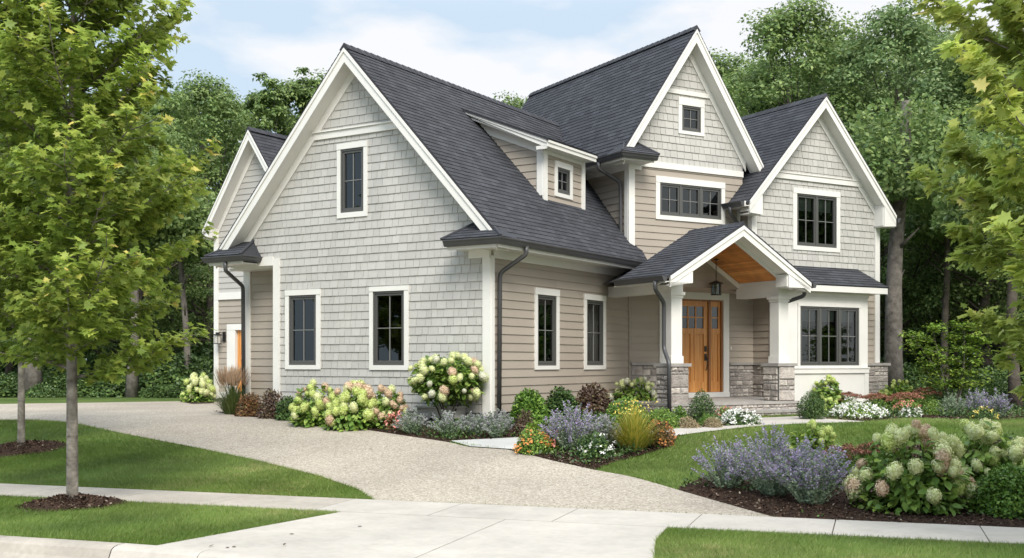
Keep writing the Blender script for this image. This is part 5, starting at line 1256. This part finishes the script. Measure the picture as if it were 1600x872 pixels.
# -- front right bed
P_(russian_sage, 1072, 1200, 688, 772, 'hazy purple sage nearest the driveway, leftmost of the front bed', seed=1, ns=95, lean=-.05)
P_(russian_sage, 1128, 1292, 672, 786, 'tallest purple sage, in the middle of the front bed clumps', seed=2, ns=120)
P_(russian_sage, 1190, 1345, 692, 799, 'purple sage beside the big front hydrangea by the sidewalk', seed=3, ns=120, lean=.03)
P_(hydrangea, 1230, 1308, 662, 722, 'lime', 16, 'yellow green hydrangea standing behind the purple sage clumps', hr=.07, lmat='lime hydrangea leaves', seed=4, leaf=.09)
sedum(1318, 738, .62, .36, 'rust sedum behind the sage in the front bed', seed=5); sedum(1365, 725, .5, .30, 'rust sedum half hidden behind the big front hydrangea', seed=6)
tuft(1352, 728, .4, .42, 'grass clump', 'small green grass tuft between the sedum and the hydrangea', n=90, seed=7, bl=.007)
P_(hydrangea, 1335, 1512, 662, 806, 'cream', 34, 'big hydrangea with cream and pink heads at the front of the bed', hr=.114, seed=8, mix=('pinkish', 'pinkish', 'lime'), leaf=.125)
P_(hydrangea, 1470, 1612, 662, 772, 'cream', 24, 'hydrangea behind the bright green shrub near the right edge', hr=.11, seed=9, mix=('lime',), leaf=.12)
P_(hydrangea, 1580, 1720, 680, 790, 'cream', 18, 'hydrangea at the right border of the photo', hr=.11, seed=10, mix=('pinkish', 'lime'), leaf=.12)
P_(shrub, 1520, 1640, 728, 810, 'bright green leaves', 'bright green feathery shrub low by the sidewalk at right', leaf=.045, n=9000, seed=11, lump=26, up=.9)
# -- bed before the bay
P_(shrub, 1247, 1290, 610, 657, 'dark green leaves', 'clipped boxwood ball right of the porch steps', name='boxwood', cat='boxwood', leaf=.028, n=5200, seed=12, round_=True, group='clipped boxwood balls by the steps')
P_(hydrangea, 1266, 1318, 588, 640, 'lime', 14, 'pale hydrangea right behind the boxwood ball below the bay', hr=.085, seed=13)
P_(hydrangea, 1318, 1366, 596, 634, 'white', 16, 'white flowered hydrangea below the bay window', hr=.055, seed=14)
P_(hydrangea, 1376, 1434, 593, 636, 'lime', 12, 'bright leafed hydrangea right of the bay corner pier', hr=.08, lmat='lime hydrangea leaves', seed=15)
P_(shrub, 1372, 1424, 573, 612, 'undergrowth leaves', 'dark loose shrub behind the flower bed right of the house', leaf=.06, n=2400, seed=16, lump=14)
P_(hydrangea, 1284, 1312, 622, 652, 'lime', 7, 'little pale hydrangea in front of the boxwood ball', hr=.06, seed=17, leaf=.07)
for i, (a, b, c, d, lab) in enumerate(((1298, 1348, 612, 640, 'wide rust sedum behind the white flowers'), (1345, 1392, 614, 642, 'rust sedum right of the wide one behind the white flowers'), (1390, 1440, 612, 645, 'dark red sedum behind the pink flowers'), (1425, 1470, 605, 640, 'pinkish sedum farthest right below the young tree'))):
    k = place(sedum, a, b, c, d); sedum(k[1][0], k[1][1], k[2], k[3], lab, seed=20 + i, n=22)
P_(shrub, 1290, 1388, 630, 654, 'hydrangea leaves', 'long mound of white flowers along the lawn edge before the bay', name='flower_mound', cat='flowers', leaf=.04, n=2600, seed=25, blooms='white petals', bn=250, bs=.045, lump=20)
P_(shrub, 1395, 1440, 626, 646, 'hydrangea leaves', 'mound of pink flowers beside the white ones', name='flower_mound', cat='flowers', leaf=.04, n=1500, seed=26, blooms='pink petals', bn=50, bs=.05)
P_(shrub, 1402, 1442, 636, 654, 'dark green leaves', 'low mound with few cream flowers below the pink flowers', name='flower_mound', cat='flowers', leaf=.035, n=1200, seed=27, blooms='white petals', bn=45, bs=.04)
P_(shrub, 1438, 1478, 625, 650, 'hydrangea leaves', 'soft green mound left of the white garden stake', name='shrub', leaf=.035, n=1500, seed=28)
P_(russian_sage, 1462, 1512, 616, 652, 'grey green sage with hardly any purple behind the white stake', seed=29, blossom='sage leaves', ns=60)
P_(russian_sage, 1500, 1552, 610, 650, 'violet sage in the far right bed behind yellow flowers', seed=30, ns=75)
P_(russian_sage, 1540, 1582, 612, 654, 'violet sage at the right end of the far bed', seed=31, ns=60)
P_(shrub, 1512, 1560, 636, 656, 'dark green leaves', 'low mound with yellow flowers in the far right bed', name='flower_mound', cat='flowers', leaf=.035, n=1200, seed=32, blooms='yellow petals', bn=18, bs=.045)
P_(shrub, 1538, 1575, 592, 640, 'dark green leaves', 'small blue green conifer behind the far sages', name='conifer_shrub', leaf=.05, n=2600, seed=33, lump=30)
# -- bed along the garage gable
tuft(363, 648, 1.25, 1.05, 'grass clump', 'tall ornamental grass with tan plumes by the side recess', name='ornamental_grass', cat='ornamental grass', n=700, seed=40, plume='tan plumes', bl=.010)
P_(shrub, 368, 412, 613, 652, 'russet leaves', 'russet barberry beside the ornamental grass', leaf=.045, n=2600, seed=41, lump=16)
P_(shrub, 402, 448, 608, 655, 'plum leaves', 'plum brown shrub between the russet barberry and the hydrangeas', leaf=.05, n=2400, seed=42, lump=16)
P_(shrub, 430, 472, 618, 658, 'dark green leaves', 'dark shrub at the left of the hydrangea row', leaf=.055, n=2200, seed=43, lump=14)
P_(hydrangea, 455, 530, 596, 668, 'lime', 26, 'leftmost hydrangea of the row below the garage windows', hr=.10, seed=44, mix=('pinkish', 'cream'))
P_(hydrangea, 510, 592, 600, 674, 'lime', 30, 'second hydrangea of the garage row, full of big pale green heads', hr=.115, seed=45, mix=('cream', 'pinkish'))
P_(hydrangea, 572, 640, 606, 670, 'pinkish', 18, 'third hydrangea of the garage row, with pinkish heads', hr=.095, seed=46, mix=('lime', 'cream'))
P_(hydrangea, 636, 760, 553, 668, 'cream', 44, 'hydrangea grown as a small tree on bare stems above the grey box', hr=.095, seed=47, trunk=.42, mix=('white', 'lime', 'pinkish'), back=.12)
P_(shrub, 598, 632, 642, 672, 'russet leaves', 'small shrub with coral flowers at the end of the hydrangea row', leaf=.04, n=1000, seed=48, blooms='pink petals', bn=30, bs=.05)
for i, (a, b, c, d, lab) in enumerate(((610, 682, 640, 682, 'pale catmint leftmost below the little hydrangea tree'), (664, 742, 640, 686, 'pale catmint in front of the grey box'), (712, 772, 646, 684, 'pale catmint below the garage corner'), (745, 808, 642, 688, 'pale catmint beside the blue stone pavers'))):
    P_(russian_sage, a, b, c, d, lab, seed=50 + i, blossom='pale catmint', ns=75, name='catmint', cat='catmint', group='pale catmint clumps by the garage corner', fl=.62)
P_(hydrangea, 284, 334, 586, 629, 'cream', 34, 'round hydrangea alone at the far corner of the rear wing', hr=.11, seed=56, mix=('lime',), back=.2)
# -- bed along the tan wall and porch
P_(shrub, 797, 858, 610, 666, 'bright green leaves', 'upright green shrub right of the garage corner', leaf=.06, n=4200, seed=60, lump=26, T=T_OVAL)
P_(shrub, 848, 905, 606, 662, 'dark green leaves', 'darker green shrub below the narrow tan wall windows', leaf=.06, n=3600, seed=61, lump=26, T=T_OVAL)
P_(shrub, 893, 960, 600, 655, 'plum leaves', 'dusky shrub in front of the window nearest the porch', leaf=.06, n=3400, seed=62, lump=20, T=T_OVAL)
P_(hydrangea, 950, 1034, 588, 648, 'cream', 22, 'hydrangea with cream heads left of the stone porch pier', hr=.095, seed=63, mix=('white',))
P_(shrub, 940, 1015, 622, 672, 'bright green leaves', 'feathery bright shrub in front of the cream hydrangea by the porch', leaf=.04, n=4600, seed=64, lump=30)
P_(shrub, 800, 838, 640, 678, 'plum leaves', 'small grey leafed shrub at the end of the pavers', leaf=.04, n=1400, seed=65, lump=12)
P_(shrub, 1008, 1060, 638, 672, 'hydrangea leaves', 'feathery green mound by the front walk', leaf=.035, n=3600, seed=66, lump=30)
P_(shrub, 1046, 1080, 634, 666, 'bright green leaves', 'small bright shrub below the left stone pier', leaf=.04, n=1600, seed=67)
P_(shrub, 1076, 1117, 610, 663, 'dark green leaves', 'clipped boxwood ball in front of the door, left of the steps', name='boxwood', cat='boxwood', leaf=.028, n=5200, seed=68, round_=True, group='clipped boxwood balls by the steps')
P_(shrub, 1090, 1124, 642, 668, 'bright green leaves', 'spiky green plant at the foot of the left boxwood', leaf=.06, n=900, seed=69, T=T_BLADE, up=0)
P_(shrub, 1056, 1098, 650, 671, 'buff sedum', 'buff coloured ground mound left of the small white flowers', name='flower_mound', cat='flowers', leaf=.025, n=2200, seed=70)
P_(shrub, 1098, 1130, 652, 670, 'buff sedum', 'smaller buff mound touching the small white flowers', name='flower_mound', cat='flowers', leaf=.025, n=1600, seed=71)
P_(shrub, 1120, 1190, 640, 666, 'dark green leaves', 'mound of small white flowers at the bend of the front walk', name='flower_mound', cat='flowers', leaf=.035, n=2000, seed=72, blooms='white petals', bn=150, bs=.045)
P_(shrub, 1116, 1150, 636, 662, 'hydrangea leaves', 'small plant with red flowers before the porch steps', name='flower_mound', cat='flowers', leaf=.04, n=900, seed=73, blooms='pink petals', bn=34, bs=.05)
# -- island between path and driveway
P_(russian_sage, 838, 950, 632, 712, 'vivid purple sage in the island bed beside the driveway', seed=80, ns=120)
P_(russian_sage, 910, 975, 650, 708, 'greyer sage right of the vivid purple one', seed=81, ns=70, blossom='pale catmint', fl=.7)
P_(shrub, 802, 862, 670, 712, 'hydrangea leaves', 'orange flowered mound at the left tip of the island bed', name='flower_mound', cat='flowers', leaf=.04, n=2600, seed=82, blooms='orange petals', bn=48, bs=.045)
P_(shrub, 842, 880, 674, 706, 'hydrangea leaves', 'coral flowered mound in front of the vivid purple sage', name='flower_mound', cat='flowers', leaf=.04, n=1200, seed=83, blooms='pink petals', bn=46, bs=.05)
P_(shrub, 818, 850, 656, 690, 'lime hydrangea', 'lime leafed plant behind the orange flowers', leaf=.05, n=1200, seed=84) if False else P_(shrub, 818, 850, 658, 690, 'lime hydrangea leaves', 'lime leafed plant behind the orange flowers', leaf=.05, n=1200, seed=84)
P_(shrub, 898, 962, 676, 718, 'dark green leaves', 'dark mound with cream flowers at the front of the island bed', name='flower_mound', cat='flowers', leaf=.045, n=2400, seed=85, blooms='white petals', bn=20, bs=.045)
tuft(990, 704, 1.25, .74, 'golden grass', 'golden grassy daylily clump in the island bed', name='daylily', cat='daylily', n=900, seed=86, bl=.011, blooms='yellow petals')
P_(shrub, 1005, 1056, 656, 700, 'russet leaves', 'orange and russet mound at the right end of the island bed', name='flower_mound', cat='flowers', leaf=.035, n=2600, seed=87, blooms='orange petals', bn=50, bs=.035)
# young multi stem tree in the far right bed
def young_tree(px_, py_, w, z0h, h, label, seed):
    x, y = at(px_, py_); b0 = gz(x, y); root = empty('young_tree', (x, y, b0), label, 'tree'); r = random.Random(seed); tr = MB(); C, A = [], []
    for s_ in range(7):
        t = s_ * .9; p = Vector((x + .05 * cos(t), y + .05 * sin(t), b0)); d = Vector((cos(t) * .28, sin(t) * .28, 1)).normalized(); pts = [p]
        for k in range(7): d = (d + Vector((r.uniform(-.12, .12), r.uniform(-.12, .12), 0))).normalized(); pts.append(pts[-1] + d * h / 7)
        tr.tube(pts, [.018 * (1 - .85 * k / 7) for k in range(8)], seg=5)
        for k in range(2, 8):
            for q in range(4):
                a = r.random() * 6.28; e = pts[k] + Vector((cos(a), sin(a), .25)) * w * .5 * r.uniform(.3, 1) * (1.1 - k * .08); tr.tube([pts[k], e], [.004, .002], seg=3, cap=False)
                for _ in range(26): C.append(pts[k].lerp(e, r.uniform(.3, 1.05)) + Vector((r.gauss(0, .06), r.gauss(0, .06), r.gauss(0, .05)))); A.append((r.gauss(0, 1), r.gauss(0, 1), -.2))
    C = np.array([tuple(c) for c in C]) - np.array([[x, y, b0]]); n = len(C)
    link('crown', leaves('crown', C, np.array(A), np.array([[0, 0, 1.]]) + NR.normal(0, .4, (n, 3)), .085 * (.7 + .5 * NR.random(n)), T_OVAL), MT['lime hydrangea leaves'], root)
    tr.build('stems', MT['grey bark'], root); return root
young_tree(1492, 640, 1.5, .6, 1.95, 'small yellow green tree with several thin stems in the far right bed', 91)
# single trunks at the wood edge
def lone(px_, py_, d, h, r_, label, lean=0, seed=1, bark='grey bark'):
    x = ratio(px_, d); z0 = gz(x, d); root = empty('woodland_tree', (x, d, z0), label, 'tree', 'woodland trees with bare lower trunks'); mb = MB(); B = Vector((x, d, z0 - .05)); r = random.Random(seed)
    pts = [B + Vector((lean * h * (i / 8) ** 1.3 + .05 * sin(i + seed), 0, h * i / 8)) for i in range(9)]; mb.tube(pts, [r_ * (1.25 if i == 0 else 1) * (1 - .5 * i / 8) for i in range(9)], seg=10)
    for i in range(3, 7):
        a = r.random() * 6.28; e = pts[i] + Vector((cos(a), sin(a), .8)) * h * .09; mb.tube([pts[i], e], [r_ * .3, .01], seg=5)
    mb.build('trunk', MT[bark], root, smooth=True)
    me = bush_mesh('crown', h * .28, h * .34, 9000, .16, 'forest leaves', seed, T_DIAM, lump=14, low=0); o = link('crown', me, None, root, (lean * h * .9, 0, h * .66)); return root
lone(1392, 600, 31, 8.5, .27, 'grey leaning trunk just right of the house end', lean=.05, seed=1)
lone(1584, 640, 25.5, 6.5, .14, 'dark trunk at the far right beyond the lawn', seed=2, bark='forest bark')
lone(1478, 600, 34, 7.5, .12, 'slim trunk behind the young yellow green tree', seed=3, bark='forest bark')
lone(54, 622, 35, 9, .26, 'thick grey trunk behind the left lawn maple', seed=4)
lone(208, 620, 34.5, 8, .17, 'pale straight trunk behind the curb maple crown', seed=5)
lone(292, 615, 36, 7, .12, 'slim trunk behind the lone hydrangea', lean=-.04, seed=6)

# ================================================= lawn blades and bark chips
paved = [drv, bed_front, bed_island, bed_wall, bed_right, pathp, apron]
def masked(P, polys):
    m = np.zeros(len(P), bool)
    for q in polys: m |= inpoly(P, q)
    return m
def blades(n, s0, s1, t0, t1, hgt, wid, dens_fn=None):
    s_ = s0 + (s1 - s0) * NR.random(n); t = t0 + (t1 - t0) * NR.random(n)
    P = np.stack([SN[0] * s_ + SN[1] * t, SN[1] * s_ - SN[0] * t], 1)
    ok = (P[:, 1] > 5) & (np.abs(P[:, 0]) < P[:, 1] * .52 + .5)
    ok &= ~masked(P, paved) & ~((s_ > S0 - .01) & (s_ < S1 + .01)) & (s_ > 8.52)
    for c, rr_ in ((T1, .50), (T2, .62)): ok &= ((P[:, 0] - c[0]) ** 2 + (P[:, 1] - c[1]) ** 2) > rr_ ** 2
    rel = P - np.array([[G.o[0], G.o[1]]]); ga = rel @ np.array(G.ex); gb = rel @ np.array(G.ey); ok &= ~((ga > 0) & (gb > 0))
    rel = P - np.array([[M.o[0], M.o[1]]]); ma_ = rel @ np.array(M.ex); mb_ = rel @ np.array(M.ey); ok &= ~((ma_ > -1.1) & (ma_ < 7.6) & (mb_ > -3.2))
    P = P[ok]; n = len(P); C = np.concatenate([P, gzv(P)[:, None]], 1); A = np.stack([NR.normal(0, .38, n), NR.normal(0, .38, n), np.ones(n)], 1)
    # mown sweeps: the blades lean in long soft bands
    A[:, 0] += .35 * np.sin(P[:, 0] * 1.1 + P[:, 1] * .6 + 1.5 * np.sin(P[:, 1] * .5)); A[:, 1] += .3 * np.sin(P[:, 0] * .5 - P[:, 1] * 1.3)
    A = unit(A); sd = unit(np.cross(A, NR.normal(size=(n, 3)))); h = hgt * (.55 + .75 * NR.random(n)); w_ = wid * (.7 + .6 * NR.random(n))
    V = np.stack([C - sd * w_[:, None], C + sd * w_[:, None], C + A * h[:, None] + np.stack([A[:, 0], A[:, 1], np.zeros(n)], 1) * h[:, None] * .5], 1).reshape(-1, 3)
    tone = .5 + .42 * np.sin(P[:, 0] * .9 + P[:, 1] * .7 + 1.5 * np.sin(P[:, 1] * .6)) + .16 * np.sin(P[:, 0] * 3.1 - P[:, 1] * 2.3) + .18 * np.sin(P[:, 0] * 9 + 2 * np.sin(P[:, 1] * 7)) * np.sin(P[:, 1] * 8 + 2 * np.sin(P[:, 0] * 5))
    return V, np.clip(.45 * NR.random(n) + .55 * tone + (NR.random(n) > .985) * .6, 0, 1)
Vs, Rs = [], []
for q in ((560000, 8.5, 11.1, -14, 9, .050, .0028), (420000, 12.2, 15.5, -14, 12, .050, .0034), (520000, 15.5, 24, -18, 14, .055, .0048), (260000, 24, 36, -28, 22, .06, .008)):
    V, r_ = blades(*q); Vs.append(V); Rs.append(r_)
V = np.concatenate(Vs); R_ = np.concatenate(Rs); F = np.arange(len(V)).reshape(-1, 3)
tag(link('lawn_grass', np_mesh('lawn_grass', V, F, R_), MT['lawn blades']), 'short green lawn grass around driveway, walks and beds', 'grass', kind='stuff')
def chips(n, poly, size, zo):
    P = np.array(poly); lo, hi = P.min(0), P.max(0); Q = lo + (hi - lo) * NR.random((n, 2)); Q = Q[inpoly(Q, poly)]; n = len(Q)
    C = np.concatenate([Q, (gzv(Q) + zo + .022 * NR.random(n))[:, None]], 1); A = NR.normal(size=(n, 3)) * [[1, 1, .3]]
    return C, A, size * (.4 + NR.random(n))
Cs, As, Ss = [], [], []
for poly, n, sz in ((bed_front, 60000, .034), (bed_island, 12000, .036), (bed_wall, 26000, .04), (bed_right, 16000, .045)):
    c, a, s_ = chips(n, poly, sz, .018); Cs.append(c); As.append(a); Ss.append(s_)
for c0, r0 in ((T1, .6), (T2, .72)):
    n = 3500; a = NR.random(n) * 2 * pi; q = np.sqrt(NR.random(n)) * r0; P = np.stack([c0[0] + q * np.cos(a), c0[1] + q * np.sin(a)], 1); z_ = .02 + .11 * np.clip(1 - q / r0, 0, .8) / .8
    Cs.append(np.concatenate([P, (gzv(P) + z_)[:, None]], 1)); As.append(NR.normal(size=(n, 3)) * [[1, 1, .3]]); Ss.append(.035 * (.4 + NR.random(n)))
C = np.concatenate(Cs); A = np.concatenate(As); Sz = np.concatenate(Ss)
tag(link('bark_chips', leaves('bark_chips', C, A, NR.normal(0, .4, C.shape) + [[0, 0, 1]], Sz, T_DIAM), MT['chips']), 'dark bark chips covering the flower beds', 'mulch', kind='stuff')
# low creeping green between the plants
def cover(poly, n, hmax, seed):
    rs = np.random.default_rng(seed); P = np.array(poly); lo, hi = P.min(0), P.max(0); c = lo + (hi - lo) * rs.random((int(n / 45), 2)); Q = (np.repeat(c, 45, 0) + rs.normal(0, .11, (len(c) * 45, 2)))
    Q = Q[inpoly(Q, poly) & inpoly(Q + [[0, -.12]], poly)]; k = len(Q); return np.concatenate([Q, (gzv(Q) + .02 + hmax * rs.random(k) ** 2)[:, None]], 1)
C = np.concatenate([cover(bed_wall, 30000, .16, 1), cover(bed_island, 4200, .12, 2), cover(bed_right, 14000, .16, 3), cover([p for p in bed_front], 5200, .10, 4)])
tag(link('ground_cover', leaves('ground_cover', C, NR.normal(size=C.shape), NR.normal(0, .5, C.shape) + [[0, 0, 1]], .045 * (.5 + NR.random(len(C))), T_OVAL), MT['dark green leaves']), 'low creeping green plants between the shrubs of the beds', 'ground cover', kind='stuff')
# fallen leaves on the apron
for (a, b) in ((443, 856), (460, 838), (326, 858), (357, 860), (363, 859), (566, 826)):
    x, y = at(a, b); me = leaves('fallen_leaf', np.array([[0, 0, 0.]]), np.array([[rng.uniform(-1, 1), rng.uniform(-1, 1), .1]]), np.array([[.1, .1, 1.]]), np.array([.05]), T_OVAL); o = link('fallen_leaf', me, MT['plum leaves'], None, (x, y, .024)); tag(o, 'small dry brown leaf lying on the pale concrete apron', 'leaf', 'dry leaves fallen on the apron')

# trees added out of view across the street for the windows to reflect
for i, (x, y, k, s_) in enumerate(((-26, -36, 0, 1), (-17, -42, 1, .95), (-8, -38, 2, 1.05), (2, -44, 0, 1.1), (11, -37, 1, .9), (20, -42, 2, 1), (30, -38, 0, 1), (-36, -34, 2, 1), (-46, -26, 1, 1))):
    put_tree(k, x, y, s_ * 1.15, i * 1.9, 'leafy tree added out of view across the street for the window glass to mirror', 'added trees across the street')
